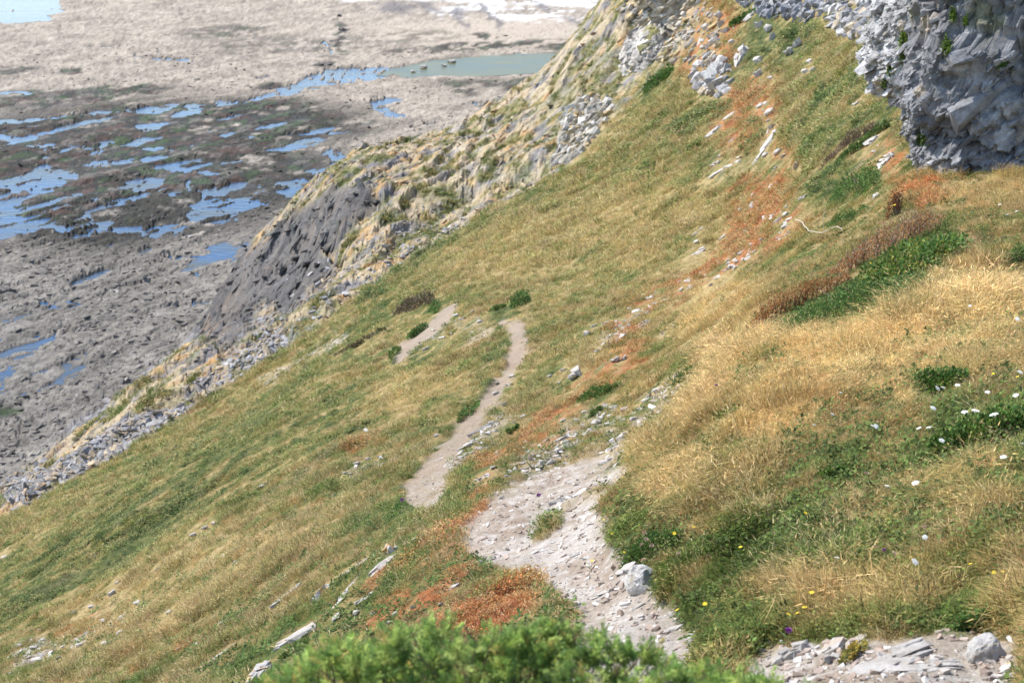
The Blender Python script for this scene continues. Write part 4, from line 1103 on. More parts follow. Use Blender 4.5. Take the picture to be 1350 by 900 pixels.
row('small grey stones between the twin path stretches', [(575,575,9,6),(601,417,9,5),(610,421,10,5),(572,436,12,5),(561,462,10,6),(583,446,12,5),(595,441,9,4),(632,425,10,5),(622,412,7,4)], G, small(M_PALE))
row('white stones along the red strip on the mound crest', [(962,354,9,6),(960,345,6,6),(980,343,8,5),(936,377,7,5),(905,371,7,5),(841,417,6,5),(888,430,5,4),(873,441,4,6),(995,333,6,5),(971,347,7,5)], G, small(M_PALE))
row('pale stones in the red slope below the brown thicket', [(1018,285,15,6),(1036,284,9,7),(1034,300,9,6),(1038,273,7,5),(1026,202,9,9),(1034,206,9,7),(1010,205,6,9),(1023,222,7,6),(975,208,9,5)], G, small(M_PALE))
row('white stones stepping up to the bright red patch', [(1003,141,10,9),(1010,137,9,7),(1016,150,12,11),(1019,167,10,9),(1022,175,9,6),(1013,160,7,5),(950,206,8,5)], G, small(M_PALE))
row('weathered stones in the orange brown upper slope', [(913,44,12,8),(932,37,7,10),(958,42,9,7),(949,24,8,10),(938,72,8,6),(905,52,9,6),(927,64,8,6),(902,20,10,6),(965,58,8,6)], 'jagged stones high on the slope', small(M_PALE, .9))
row('grey stones between the green hollow and the upper crag', [(1001,36,9,12),(1014,42,10,12),(1018,53,9,10),(1040,73,8,10),(1051,61,9,11),(1000,101,10,10),(1017,104,7,6),(1000,82,12,9),(1068,83,11,6),(1062,97,8,7),(1073,94,7,7)], 'jagged stones high on the slope', small(M_PALE, .9))

# shore boulders standing on the platform
def shore_stone(px, py, w, h, label, mat):
    q = ray(px, py); d = (FLAT + .3) / q[2]; p = q * d
    o = bpy.data.objects.new('shore_boulder', get_stone((int(px) + int(py)) % 9, mat, 3)); COL.objects.link(o)
    o.location = p; s_ = d / F
    o.scale = (w * s_ * .5, w * s_ * .6, h * s_ * .6); o.rotation_euler = (0, 0, px)
    return tag(o, label, 'boulder', 'boulders on the tidal platform')
for px, py, w, h, lab, m_ in [(558,89,11,6,'pale boulder at the left tip of the green lagoon',M_STONE),(596,81,11,5,'pale boulder on the far rim of the green lagoon',M_STONE),(584,86,8,4,'small grey boulder in the green lagoon',M_STONE),(546,94,8,3,'low stone where the channel meets the lagoon',M_STONE),
                              (663,48,16,9,'black boulder on the pale sand beyond the lagoon',M_DARKR),(424,86,26,14,'dark rock heap left of the channel',M_DARKR),(452,40,11,14,'dark upright rock on the pale platform',M_DARKR),(440,55,14,9,'dark rock at the lower end of the dark gully',M_DARKR),(447,22,8,8,'small dark rock at the upper end of the gully',M_DARKR),
                              (6,385,22,14,'dark rounded boulder at the left edge of the shore',M_DARKR),(150,385,14,8,'dark boulder above the long blue pool',M_STONE)]:
    shore_stone(px, py, w, h, lab, m_)

BUSH_PX = []

# ------------------------------------------------------------------ bushes, dead wood, flowers
def tube(P, r0, r1, n=5):
    P = [np.asarray(p, float) for p in P]; V, T = [], []
    for i, p in enumerate(P):
        d = P[min(i + 1, len(P) - 1)] - P[max(i - 1, 0)]; d = d / (np.linalg.norm(d) + 1e-9)
        a = np.cross(d, [.3, .2, .9]); a /= np.linalg.norm(a) + 1e-9; b = np.cross(d, a)
        rr_ = r0 + (r1 - r0) * i / max(1, len(P) - 1)
        V += [p + rr_ * (math.cos(6.2832 * k_ / n) * a + math.sin(6.2832 * k_ / n) * b) for k_ in range(n)]
    for i in range(len(P) - 1):
        for k_ in range(n):
            a, b = i * n + k_, i * n + (k_ + 1) % n
            T += [(a, b, b + n), (a, b + n, a + n)]
    return V, T
def tubes(L):
    V, T = [], []
    for a in L:
        v, t = tube(*a); o_ = len(V); V += v; T += [tuple(i + o_ for i in q) for q in t]
    return V, T

def leaves(C, D, L_, wd, rg):
    """many small pointed leaves at C, pointing along D"""
    n = len(C)
    D = D / np.linalg.norm(D, axis=1)[:, None]
    s_ = np.cross(D, rg.normal(0, 1, (n, 3)) * .6 + np.array([0, 0, 1])); s_ /= np.linalg.norm(s_, axis=1)[:, None] + 1e-9
    up = np.cross(s_, D)
    L_ = L_[:, None]; wd = wd[:, None]
    V = np.stack([C, C + D * L_ * .45 + s_ * wd + up * wd * .25, C + D * L_, C + D * L_ * .45 - s_ * wd + up * wd * .25], 1).reshape(-1, 3)
    k_ = (np.arange(n) * 4)[:, None, None]
    T = (np.array([[0, 1, 2], [0, 2, 3]])[None] + k_).reshape(-1, 3)
    return V, T

def bush(name, label, cat, a, b, rpx, hpx, n, leaf, pal, stems=9, group=None, twig=M_TWIG, ragged=.35, bias=None, height_m=None, stem_name='stem', pointed=1.0):
    """a bush whose foot runs between two places of the slope"""
    rg = np.random.default_rng(abs(hash_name(name + label)) % 2 ** 31)
    BUSH_PX.append((*a, *b, rpx * .5))
    pa, da = ground_at(*a); pb_, db = ground_at(*b)
    mid, dm = ground_at((a[0] + b[0]) / 2, (a[1] + b[1]) / 2)
    rad = rpx * dm / F; hh = height_m or hpx * .82 * dm / F
    leaf = max(leaf, 2.6 * dm / F)
    root = empty(name, mid); tag(root, label, cat, group)
    ax_ = np.array((pb_ - pa)[:]); ln = np.linalg.norm(ax_)
    if ln > 6 * rad + 2: ax_ = ax_ * (6 * rad + 2) / ln
    t = rng_t = rg.random(n) - .5
    lump = rg.normal(0, 1, (max(5, n // 40), 3)) * .55; lump[:, 2] = np.abs(lump[:, 2]) + .15
    li = rg.integers(0, len(lump), n); lt = (rg.random(len(lump)) - .5)
    off = lump[li] + rg.normal(0, .22 + .1 * ragged, (n, 3))
    t = lt[li] + rg.normal(0, .08, n)
    t = np.clip(t, -.55, .55)
    env = np.sqrt(np.clip(1 - (2 * t) ** 2 * .8, .1, 1)) * rg.choice([1, 1, 1, 1.35], len(t))
    off = off / np.maximum(1, np.linalg.norm(off, axis=1))[:, None]
    xy = ax_[None, :2] * t[:, None] + off[:, :2] * rad * env[:, None]
    gz = hgt(mid.x + xy[:, 0], mid.y + xy[:, 1]) - mid.z
    C = np.concatenate([xy, (gz + np.abs(off[:, 2]) * hh * env * 1.05)[:, None]], 1)
    D = off + rg.normal(0, .6, (n, 3)) + np.array([0, 0, .35 * pointed])
    L_ = leaf * rg.uniform(.7, 1.5, n)
    V, T = leaves(C, D, L_, L_ * .3 / pointed ** .5, rg)
    pal = np.asarray(list(pal) + [(.34, .27, .11)]); pi = rg.integers(0, len(pal) - 1, len(lump))[li]
    pi = np.where(rg.random(n) < .35, rg.integers(0, len(pal), n), pi)
    col = np.repeat(pal[pi] * rg.uniform(.75, 1.3, (n, 1)), 4, 0)
    new_mesh('foliage', V, T, M_LEAF, root, np.clip(col, .005, .95), False, {'bv': np.repeat(rg.random(n), 4)})
    P = []
    for k_ in range(stems):
        tt = (rg.random() - .5) * .9; o2 = rg.normal(0, .4, 2) * rad
        fx, fy = ax_[0] * tt, ax_[1] * tt
        z0_ = hgt(mid.x + fx, mid.y + fy)[0] - mid.z
        P.append(([(fx, fy, z0_ - .03), (fx + o2[0] * .5, fy + o2[1] * .5, z0_ + hh * .5), (fx + o2[0], fy + o2[1], z0_ + hh * rg.uniform(.7, 1.05))], .035 * hh + .002, .012 * hh, 4))
    if P:
        v, t_ = tubes(P); new_mesh('stems', v, t_, twig, root)['kind'] = 'stuff'
    return root
def hash_name(s):
    h = 7
    for ch in s: h = (h * 131 + ord(ch)) & 0xFFFFFFFF
    return h
DARK = [(.06, .11, .028), (.075, .135, .033), (.10, .165, .042), (.05, .09, .026)]
DARK = [tuple(min(1, 1.45 * q2) for q2 in q) for q in DARK]
MID = [(.10, .175, .038), (.14, .215, .05), (.08, .14, .034), (.19, .23, .065)]
BRIG = [(.10, .20, .035), (.15, .25, .05), (.07, .14, .03), (.22, .26, .06), (.05, .10, .025)]
DOCK = [(.42, .16, .06), (.50, .23, .09), (.32, .13, .055), (.52, .30, .15), (.28, .22, .08)]
HEATH = [(.16, .11, .085), (.20, .15, .11), (.11, .09, .055), (.14, .13, .07)]
OLIVE = [(.17, .19, .06), (.10, .13, .04), (.24, .22, .09)]
bush('bramble_bush', 'dark green low bramble below the red brown dock on the mound', 'bush', (1062, 424), (1190, 376), 56, 24, 13000, .028, DARK + MID, 10)
bush('bramble_bush', 'brighter leafy bramble with yellow flecks at the upper end of the dark one', 'bush', (1160, 370), (1250, 322), 40, 28, 7000, .046, BRIG + DARK[1:3] + [(.30, .29, .06)], 10)
bush('dock_patch', 'red brown drying dock running along the top edge of the bramble', 'plants', (976, 450), (1110, 372), 14, 34, 5200, .024, DOCK, 40, ragged=.8, pointed=1.6)
bush('dock_patch', 'pinkish brown dock seed heads above the leafy bramble', 'plants', (1105, 362), (1242, 292), 18, 36, 5600, .024, DOCK + [(.42, .28, .20), (.36, .26, .18)], 40, ragged=.8, pointed=1.6)
bush('green_bush', 'rounded green bush between brown thicket and cliff foot', 'bush', (1100, 256), (1146, 244), 24, 26, 3000, .05, DARK + MID[:1], 8)
bush('green_bush', 'leafy green bush with pale shoots below the rounded green bush', 'bush', (1095, 300), (1140, 285), 12, 12, 1200, .035, MID + DARK, 8)
bush('path_shrub', 'dark green shrub at the far bend of the path', 'shrub', (670, 410), (702, 392), 10, 16, 1300, .09, DARK, 6)
bush('path_shrub', 'low green shrub on the inner side of the far bend', 'shrub', (648, 412), (666, 406), 5, 6, 500, .08, DARK + MID, 5)
bush('heather_clump', 'purple brown heather clump left of the short far path piece', 'shrub', (515, 418), (578, 396), 14, 16, 2200, .12, HEATH, 12, ragged=.6)
bush('path_shrub', 'dark shrub at the right end of the heather', 'shrub', (570, 420), (577, 402), 7, 12, 700, .10, DARK, 5)
bush('path_shrub', 'dark shrub between heather and the short far path piece', 'shrub', (540, 448), (562, 432), 7, 9, 800, .10, DARK, 5)
bush('path_shrub', 'dark shrub at the lower tip of the short far path piece', 'shrub', (512, 478), (525, 460), 6, 7, 600, .09, DARK + MID, 5)
bush('heather_clump', 'long brownish heather band below the heather clump', 'shrub', (445, 470), (505, 440), 7, 7, 1100, .11, HEATH + OLIVE, 10, ragged=.6)
bush('dead_thicket', 'brown leafless thicket slanting up towards the buttress', 'thicket', (1082, 220), (1158, 162), 6, 18, 1400, .03, [(.20, .14, .10), (.28, .21, .15), (.15, .11, .09)], 120, ragged=.9, pointed=2)
bush('green_bush', 'dark green growth under the brown thicket', 'bush', (1105, 216), (1175, 166), 14, 12, 2600, .06, DARK + OLIVE, 6)
bush('green_bush', 'green bush with pale flower heads above the wide path', 'bush', (766, 530), (815, 512), 11, 14, 1700, .035, DARK + MID, 8)
bush('green_bush', 'small green bush right below the one with pale flower heads', 'bush', (778, 548), (792, 540), 6, 5, 500, .03, DARK, 5)
bush('green_bush', 'small green bush above the long grey ledge', 'bush', (668, 573), (682, 566), 5, 6, 450, .03, DARK + MID, 5)
bush('herb_clump', 'upper leafy clump under the white flower heads', 'plant', (1208, 516), (1272, 506), 16, 18, 2000, .030, BRIG, 10)
bush('herb_clump', 'largest leafy clump with white flower heads on the right', 'plant', (1238, 592), (1350, 566), 28, 30, 6500, .032, BRIG + DARK[1:3], 16)
bush('herb_clump', 'leafy clump with faded pink heads at the path edge', 'plant', (832, 738), (890, 712), 22, 22, 3200, .020, DARK + MID, 10)
bush('herb_clump', 'leafy clump above the corner boulder', 'plant', (1265, 832), (1312, 822), 16, 24, 1500, .022, MID + DARK, 10)
bush('green_bush', 'dark green bush at the right edge below the cliff', 'bush', (1322, 350), (1350, 342), 14, 16, 1300, .035, DARK + MID, 6)
bush('herb_clump', 'leafy clump in dry grass left of the white flower heads', 'plant', (1080, 630), (1120, 622), 11, 9, 900, .025, BRIG, 8)
bush('herb_clump', 'small bright clump at the left foot of the dry grass', 'plant', (945, 552), (985, 540), 7, 7, 700, .022, BRIG, 6)
bush('green_bush', 'green tussock in the fold left of the mound', 'bush', (890, 508), (912, 490), 11, 11, 1100, .03, MID + DARK, 6)
bush('green_bush', 'dark green tussock at the foot of the overhanging crag', 'bush', (846, 124), (886, 98), 9, 14, 1800, .25, DARK, 4)
bush('green_bush', 'bright green bush under the bluish top crag', 'bush', (962, 36), (992, 20), 7, 9, 900, .18, BRIG + DARK, 4)
bush('herb_clump', 'leafy clump with a purple flower at the foot of the middle path', 'plant', (510, 686), (540, 668), 9, 10, 900, .028, DARK + MID, 6)
bush('herb_clump', 'leafy clump between the broad grey rock and the juniper', 'plant', (372, 868), (408, 848), 9, 10, 900, .022, BRIG + DARK, 6)
bush('green_bush', 'green tussock on the left verge of the middle path', 'bush', (598, 560), (640, 520), 6, 6, 1000, .05, DARK + MID, 5)
bush('yellowing_plant', 'yellowing plant between the upright grey rock and the large pale slab', 'plant', (1112, 874), (1136, 852), 11, 16, 900, .016, [(.45, .30, .05), (.30, .26, .06), (.14, .17, .05)], 8)
bush('russet_plant', 'tall russet dry plant in front of the cliff foot', 'plant', (1172, 288), (1186, 280), 8, 34, 700, .022, [(.30, .12, .05), (.38, .18, .08), (.22, .10, .05)], 14, ragged=.6, pointed=1.6)

# ivy on the cliffs: hangs on the rock, so it stands by itself
def ivy(cl, px, py, w, h, label, n, pal):
    q = Vector(ray(px, py)).normalized(); hit = None
    for b in BVH[cl]:
        r_ = b.ray_cast(Vector((0, 0, 0)), q)
        if r_[0] is not None and (hit is None or r_[3] < hit[3]): hit = r_
    if hit is None: return
    d = hit[3]; rg = np.random.default_rng(int(px * 7 + py))
    C = []
    for _ in range(n):
        i, j = px + rg.normal(0, w * .42), py + rg.normal(0, h * .42)
        qq = Vector(ray(i, j)).normalized(); best = None
        for b in BVH[cl]:
            r_ = b.ray_cast(Vector((0, 0, 0)), qq)
            if r_[0] is not None and (best is None or r_[3] < best[3]): best = r_
        if best is not None and abs(best[3] - d) < .05 * d: C.append(np.array(best[0][:]) - np.array(qq[:]) * rg.uniform(.01, .07) * d / 28)
    C = np.array(C); n = len(C)
    root = empty('ivy_clump', hit[0]); tag(root, label, 'ivy', 'green clumps growing on the rock')
    D = rg.normal(0, .6, (n, 3)) + np.array([-.2, -.6, .2]); L_ = np.full(n, 2.6 * d / F) * rg.uniform(.8, 1.9, n)
    V, T = leaves(C - np.array(hit[0][:]), D, L_, L_ * .35, rg)
    pal = np.asarray(pal); new_mesh('foliage', V, T, M_LEAF, root, np.repeat(pal[rg.integers(0, len(pal), n)] * rg.uniform(.7, 1.3, (n, 1)), 4, 0), False, {'bv': np.repeat(rg.random(n), 4)})
    st = [([(0, 0, 0), tuple((C[k_] - np.array(hit[0][:])) * .9)], .004 * d / 28, .002 * d / 28, 3) for k_ in range(0, n, max(1, n // 8))]
    v, t_ = tubes(st); new_mesh('stems', v, t_, M_TWIG, root)['kind'] = 'stuff'
IVY = [(.16, .24, .04), (.10, .17, .03), (.22, .29, .06), (.06, .10, .025)]
ivy('limestone_buttress', 1192, 62, 8, 24, 'long ivy streak down the pale buttress', 700, IVY)
ivy('limestone_cliff', 1248, 62, 7, 15, 'yellow green clump in the middle of the big cliff', 380, IVY)
ivy('limestone_cliff', 1256, 20, 4, 10, 'upper green clump on the big cliff near the top edge', 200, IVY)
ivy('limestone_cliff', 1273, 28, 3, 8, 'small green clump right of the upper clump on the big cliff', 140, IVY)
ivy('limestone_cliff', 1322, 86, 8, 6, 'dark clump at the right of the big cliff', 160, DARK)
ivy('limestone_cliff', 1214, 184, 7, 8, 'green clump at the left foot of the big cliff', 260, MID)
ivy('limestone_buttress', 1174, 92, 4, 8, 'small green clump low on the pale buttress', 160, IVY)
ivy('limestone_buttress', 1166, 110, 4, 6, 'lowest green clump on the pale buttress', 140, MID)

# dead branch lying over the crest of the mound
pts = [ground_at(i, j)[0] for i, j in [(1047, 305), (1056, 318), (1066, 322), (1082, 321), (1098, 325), (1108, 333)]]
c0 = pts[0]
br = empty('dead_branch', c0); tag(br, 'pale curved dead branch lying in grass below the rounded green bush', 'branch')
P0 = [np.array((p - c0)[:]) + np.array([0, 0, .30 + .10 * math.sin(i * 1.7)]) for i, p in enumerate(pts)]
P = []
for i in range(len(P0) - 1):                              # a smooth bend through the points
    q0, q1, q2, q3 = P0[max(i - 1, 0)], P0[i], P0[i + 1], P0[min(i + 2, len(P0) - 1)]
    for u_ in (0, .25, .5, .75): P.append(.5 * (2 * q1 + (q2 - q0) * u_ + (2 * q0 - 5 * q1 + 4 * q2 - q3) * u_ ** 2 + (3 * q1 - q0 - 3 * q2 + q3) * u_ ** 3) + rng.normal(0, .008, 3))
P.append(P0[-1])
v, t_ = tubes([(P, .012, .005, 6)]); new_mesh('limb', v, t_, M_DEAD, br)
v, t_ = tubes([([P[13], P[13] + np.array([-.04, 0, .2]), P[13] + np.array([.0, .1, .45])], .006, .003, 5), ([P[8], P[8] + np.array([.1, -.1, -.1])], .005, .002, 5)])
new_mesh('twigs', v, t_, M_DEAD, br)['kind'] = 'stuff'

# flowers ------------------------------------------------------------------
def pm_mesh(name, VT, mat):
    o = new_mesh(name, VT[0], VT[1], mat); me = o.data; bpy.data.objects.remove(o); return me
def disc_head(n, r, rise, seed):
    rg = np.random.default_rng(seed); V, T = [], []
    for k_ in range(n):                                   # ring of petals
        a = 6.2832 * k_ / n + rg.normal(0, .08); a0, a1 = a - 2.4 / n, a + 2.4 / n
        o_ = len(V)
        V += [(0, 0, 0), (math.cos(a0) * r * .7, math.sin(a0) * r * .7, rise * .8), (math.cos(a) * r, math.sin(a) * r, rise), (math.cos(a1) * r * .7, math.sin(a1) * r * .7, rise * .8)]
        T += [(o_, o_ + 1, o_ + 2), (o_, o_ + 2, o_ + 3)]
    o_ = len(V); m_ = 8
    V += [(math.cos(6.2832 * k_ / m_) * r * .35, math.sin(6.2832 * k_ / m_) * r * .35, r * .12) for k_ in range(m_)] + [(0, 0, r * .3)]
    T += [(o_ + k_, o_ + (k_ + 1) % m_, o_ + m_) for k_ in range(m_)]
    return V, T
def umbel_head(r, seed):
    rg = np.random.default_rng(seed); V, T = [], []
    for k_ in range(26):
        a = 2.39996 * k_; rad = r * math.sqrt((k_ + .5) / 26); cx, cy = math.cos(a) * rad, math.sin(a) * rad; cz = r * .22 * (1 - (rad / r) ** 2) + rg.normal(0, .04) * r
        s_ = r * .20; o_ = len(V); m_ = 6
        V += [(cx + math.cos(6.2832 * i / m_) * s_, cy + math.sin(6.2832 * i / m_) * s_, cz - .02 * r) for i in range(m_)] + [(cx, cy, cz + s_ * .35)]
        T += [(o_ + i, o_ + (i + 1) % m_, o_ + m_) for i in range(m_)]
    v, t_ = tubes([([(0, 0, -r * .7), (math.cos(a) * r * .6, math.sin(a) * r * .6, 0)], r * .03, r * .02, 3) for a in np.linspace(0, 5.5, 8)])
    o_ = len(V); V += [tuple(x) for x in v]; T += [tuple(i + o_ for i in q2) for q2 in t_]
    return V, T
def globe_head(r, seed, n=60):
    rg = np.random.default_rng(seed)
    D = rg.normal(0, 1, (n, 3)); D[:, 2] = np.abs(D[:, 2]) + .2; D /= np.linalg.norm(D, axis=1)[:, None]
    V, T = leaves(D * r * .25, D, np.full(n, r * .95), np.full(n, r * .17), rg)
    return [tuple(x) for x in V], [tuple(x) for x in T]
HEADS = {'yellow': (pm_mesh('flower_head', disc_head(9, 1, .25, 1), M_YEL), .017), 'white': (pm_mesh('flower_head', umbel_head(1, 2), M_WHI), .025),
         'purple': (pm_mesh('flower_head', globe_head(1, 3), M_PUR), .022), 'pink': (pm_mesh('flower_head', globe_head(1, 4, 40), M_BUFF), .02)}
stv, stt = tube([(0, 0, 0), (.03, .01, .5), (0, 0, 1)], .014, .008, 5); STEM = pm_mesh('stem', (stv, stt), M_STEM)
lv = [(0, 0, 0), (.5, .14, .25), (1, 0, .3), (.5, -.14, .25), (.5, 0, .2)]
LEAFM = pm_mesh('leaf', (lv, [(0, 4, 1), (1, 4, 2), (2, 4, 3), (3, 4, 0)]), M_GRN)
def flower(kind, px, py, label, group, size=1.0, h=None):
    rg = np.random.default_rng(int(px * 13 + py * 7))
    h = h or {'yellow': .15, 'white': .26, 'purple': .2, 'pink': .18}[kind]
    _, d = ground_at(px, py)
    p, d = ground_at(px, py + h * .92 * F / d)
    top = Vector(ray(px, py) * d)
    hh = max(.06, top.z - p.z)
    root = empty(kind + '_flower' if kind != 'pink' else 'faded_flower', p); tag(root, label, 'flower', group)
    me, r_ = HEADS[kind]; r_ = max(r_ * size, 1.5 * d / F)
    st = bpy.data.objects.new('stem', STEM); COL.objects.link(st); st.parent = root; st.scale = (.12, .12, hh); st.rotation_euler = (0, 0, rg.uniform(0, 6))
    hd = bpy.data.objects.new('flower_head', me); COL.objects.link(hd); hd.parent = root; hd.location = (0, 0, hh); hd.scale = (r_, r_, r_); hd.rotation_euler = (rg.normal(.35, .15), rg.normal(-.15, .15), rg.uniform(0, 6))
    for k_ in range(2):
        lf = bpy.data.objects.new('leaf', LEAFM); COL.objects.link(lf); lf.parent = root; lf.location = (0, 0, hh * (.2 + .25 * k_)); lf.scale = (.06, .06, .06); lf.rotation_euler = (0, rg.normal(-.2, .2), rg.uniform(0, 6))
def fl(kind, size=1.0, h=None):
    return lambda p, lab, grp: flower(kind, p[0], p[1], lab, grp, size, h)
GY_, GW_, GP_ = 'yellow flowers in the grass', 'white flat flower heads on the mound', 'purple flowers in the grass'
row('yellow flowers along the right edge of the path', [(795,682),(806,700),(822,724),(780,735)], GY_, fl('yellow', .9))
row('yellow flowers on the green bank above the boulder', [(888,699),(975,717),(1060,672),(914,691)], GY_, fl('yellow'))
row('yellow flowers at the low edge of the green bank', [(892,799),(928,791),(938,845)], GY_, fl('yellow', 1.1))
row('yellow flowers clustered near the purple thistle', [(1068,776),(1059,795),(1037,804),(1049,803)], GY_, fl('yellow', 1.1))
row('yellow flowers in the dry grass at the right edge', [(1276,738),(1307,749),(1319,748),(1164,656)], GY_, fl('yellow', .9))
row('yellow flowers beside the upper white flower heads', [(1307,490),(1339,494)], GY_, fl('yellow', .9))
row('tall yellow flowers in front of the cliff foot', [(1178,290),(1177,268),(1288,232)], GY_, fl('yellow', 1.3, .4))
flower('yellow', 1001, 257, 'single tall yellow flower in the red slope', GY_, 1.4, .8)
flower('yellow', 1146, 345, 'orange yellow flower on the dark bramble', GY_, 1.4, .25)
row('white flower heads over the largest leafy clump', [(1282,536,1.25),(1268,538,1.0),(1306,541,1.3),(1227,533,1.0),(1238,575,.9),(1318,596,.9),(1345,578,.9)], GW_, lambda p, lab, grp: flower('white', p[0], p[1], lab, grp, p[2]))
row('white flower heads over the upper leafy clump', [(1233,507,1),(1259,503,.9),(1240,506,.8),(1298,512,.8),(1335,516,.9),(1341,486,.95)], GW_, lambda p, lab, grp: flower('white', p[0], p[1], lab, grp, p[2]))
row('white flower heads left of the largest leafy clump', [(1208,559,.8),(1221,558,.9),(1152,557,.9),(1095,541,.8),(1071,555,.7),(1147,556,.7),(1106,513,.5)], GW_, lambda p, lab, grp: flower('white', p[0], p[1], lab, grp, p[2]))
row('white flower heads low on the dry grass bank', [(1203,630,1),(1166,634,.8),(1202,732,.9),(1100,727,.7),(1215,700,.7)], GW_, lambda p, lab, grp: flower('white', p[0], p[1], lab, grp, p[2]))
row('white flower heads at the right edge below the cliff', [(1338,417,1),(1276,400,.7),(1316,268,.9),(1338,277,1.1),(1326,281,1.0)], GW_, lambda p, lab, grp: flower('white', p[0], p[1], lab, grp, p[2]))
row('faded pink heads over the clump at the path edge', [(851,707),(858,715),(846,714),(848,734),(893,726),(849,699)], 'faded flower heads', fl('pink', 1.0))
row('faded pink heads above the dry grass bank', [(1215,690),(1150,716),(1175,724),(1140,620)], 'faded flower heads', fl('pink', .9))
flower('purple', 1038, 827, 'purple thistle low on the green bank near the bottom', GP_, 1.0, .12)
flower('purple', 710, 649, 'purple flower standing in the wide stony path', GP_, 1.2, .25)
flower('purple', 531, 656, 'purple flower at the foot of the middle path', GP_, 1.2, .25)
flower('purple', 943, 505, 'purple flower at the left foot of the dry grass mound', GP_, .9, .25)
flower('purple', 1164, 722, 'purple flower in the middle of the grass bank', GP_, .7, .12)

# juniper in front of the lens ------------------------------------------------
jp, jd = Vector(ray(720, 1010) * 4.55), 4.55
ju = empty('juniper_bush', jp); tag(ju, 'blurred bright green juniper across the bottom in front of the path', 'bush')
rg = np.random.default_rng(77)
CONT = np.array([(335,905),(360,878),(385,868),(410,845),(440,832),(455,822),(475,840),(500,838),(520,818),(545,832),(560,818),(582,800),(600,822),(630,828),(660,822),(690,806),(705,820),(730,802),(745,820),(770,836),(790,822),(815,842),(838,832),(850,824),(862,850),(872,840),(885,862),(905,868),(930,868),(945,855),(960,874),(985,885),(1005,872),(1030,892),(1085,898)])
NCL = 270; SPC = 15; SH = NCL * SPC                       # plumes: clumps of shoots that spread from a twig end
kx = rg.uniform(345, 1080, NCL); kt = np.interp(kx, CONT[:, 0], CONT[:, 1])
kx[:44] = np.linspace(350, 1075, 44) + rg.normal(0, 5, 44); kt[:44] = np.interp(kx[:44], CONT[:, 0], CONT[:, 1])
ky = kt + 24 + (rg.random(NCL) ** .9) * 150; ky[:44] = kt[:44] + 22 + rg.random(44) * 14
kd = 4.55 + rg.normal(0, .16, NCL) - (ky - kt) * .0022
KC = np.stack([ray(a, b) * c_ for a, b, c_ in zip(kx, ky, kd)])
KA = np.stack([rg.normal(0, .3, NCL), rg.normal(-.25, .3, NCL), np.full(NCL, 1.0)], 1); KA /= np.linalg.norm(KA, axis=1)[:, None]
ki = np.repeat(np.arange(NCL), SPC)
ax0 = KA[ki] + rg.normal(0, .55, (SH, 3)); ax0 /= np.linalg.norm(ax0, axis=1)[:, None]
ln0 = rg.uniform(.045, .085, SH)
C0 = KC[ki] - KA[ki] * .03 + rg.normal(0, .012, (SH, 3))
sx = kx[ki]
NN = 62
tt = rg.random((SH, NN)); th_ = rg.uniform(0, 6.283, (SH, NN))
pa_ = np.cross(ax0, np.array([.3, .9, .1])); pa_ /= np.linalg.norm(pa_, axis=1)[:, None]; pb2 = np.cross(ax0, pa_)
rad = pa_[:, None] * np.cos(th_)[..., None] + pb2[:, None] * np.sin(th_)[..., None]
wob = rg.normal(0, .004, (SH, NN, 3))
C = C0[:, None] + ax0[:, None] * (tt * ln0[:, None])[..., None] + wob + rad * (.004 * (1 - tt))[..., None]
D = rad * (1.0 - .6 * tt[..., None]) + ax0[:, None] * (.5 + .6 * tt[..., None])
L_ = rg.uniform(.010, .019, (SH, NN)) * 1.1
V, T = leaves((C - np.array(jp[:])).reshape(-1, 3), D.reshape(-1, 3), L_.ravel(), L_.ravel() * .12, rg)
shoot = np.array([(.28, .38, .10), (.37, .47, .12), (.16, .25, .07), (.46, .53, .16), (.22, .33, .09)])[rg.integers(0, 5, SH)] * rg.uniform(.8, 1.25, (SH, 1))
warm = (rg.random(SH) < .04 + .10 * (sx < 470)); shoot[warm] = (.52, .42, .14)
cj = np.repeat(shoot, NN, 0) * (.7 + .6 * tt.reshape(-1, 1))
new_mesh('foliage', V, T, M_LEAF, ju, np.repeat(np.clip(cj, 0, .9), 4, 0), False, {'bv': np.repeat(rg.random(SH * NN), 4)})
st = []
for k_ in range(0, SH, 9):
    tip = C0[k_] + ax0[k_] * ln0[k_] - np.array(jp[:]); root_ = np.array([rg.normal(0, .25), rg.normal(.05, .1), -.25]) + np.array([(tip[0]) * .45, 0, 0])
    st.append(([root_, root_ * .35 + tip * .65 - np.array([0, 0, .05]), tip], .006, .0018, 4))
v, t_ = tubes(st); new_mesh('branches', v, t_, M_TWIG, ju)
# chance of a tuft: by how large a patch of ground shows from the path
gz2 = GZ.reshape(NY, NT)
gxg, gyg = GX.reshape(NY, NT), GY.reshape(NY, NT)
ax, ay, az_ = gxg[:-1, 1:] - gxg[:-1, :-1], gyg[:-1, 1:] - gyg[:-1, :-1], gz2[:-1, 1:] - gz2[:-1, :-1]
bx_, by_, bz_ = gxg[1:, :-1] - gxg[:-1, :-1], gyg[1:, :-1] - gyg[:-1, :-1], gz2[1:, :-1] - gz2[:-1, :-1]
nx_, ny_, nz_ = ay * bz_ - az_ * by_, az_ * bx_ - ax * bz_, ax * by_ - ay * bx_
area = np.sqrt(nx_ ** 2 + ny_ ** 2 + nz_ ** 2).ravel() + 1e-12
nrm = np.stack([nx_.ravel(), ny_.ravel(), nz_.ravel()], 1) / area[:, None]
cen = np.stack([fmean(GX), fmean(GY), fmean(GZ)], 1)
dist = np.linalg.norm(cen, axis=1)
facing = np.clip(-(cen * nrm).sum(1) / dist, .10, 1)
wgt = area * facing / dist ** 2
fpm, fgr, fst = fmean(pm), fmean(isgrass), fmean(sto)
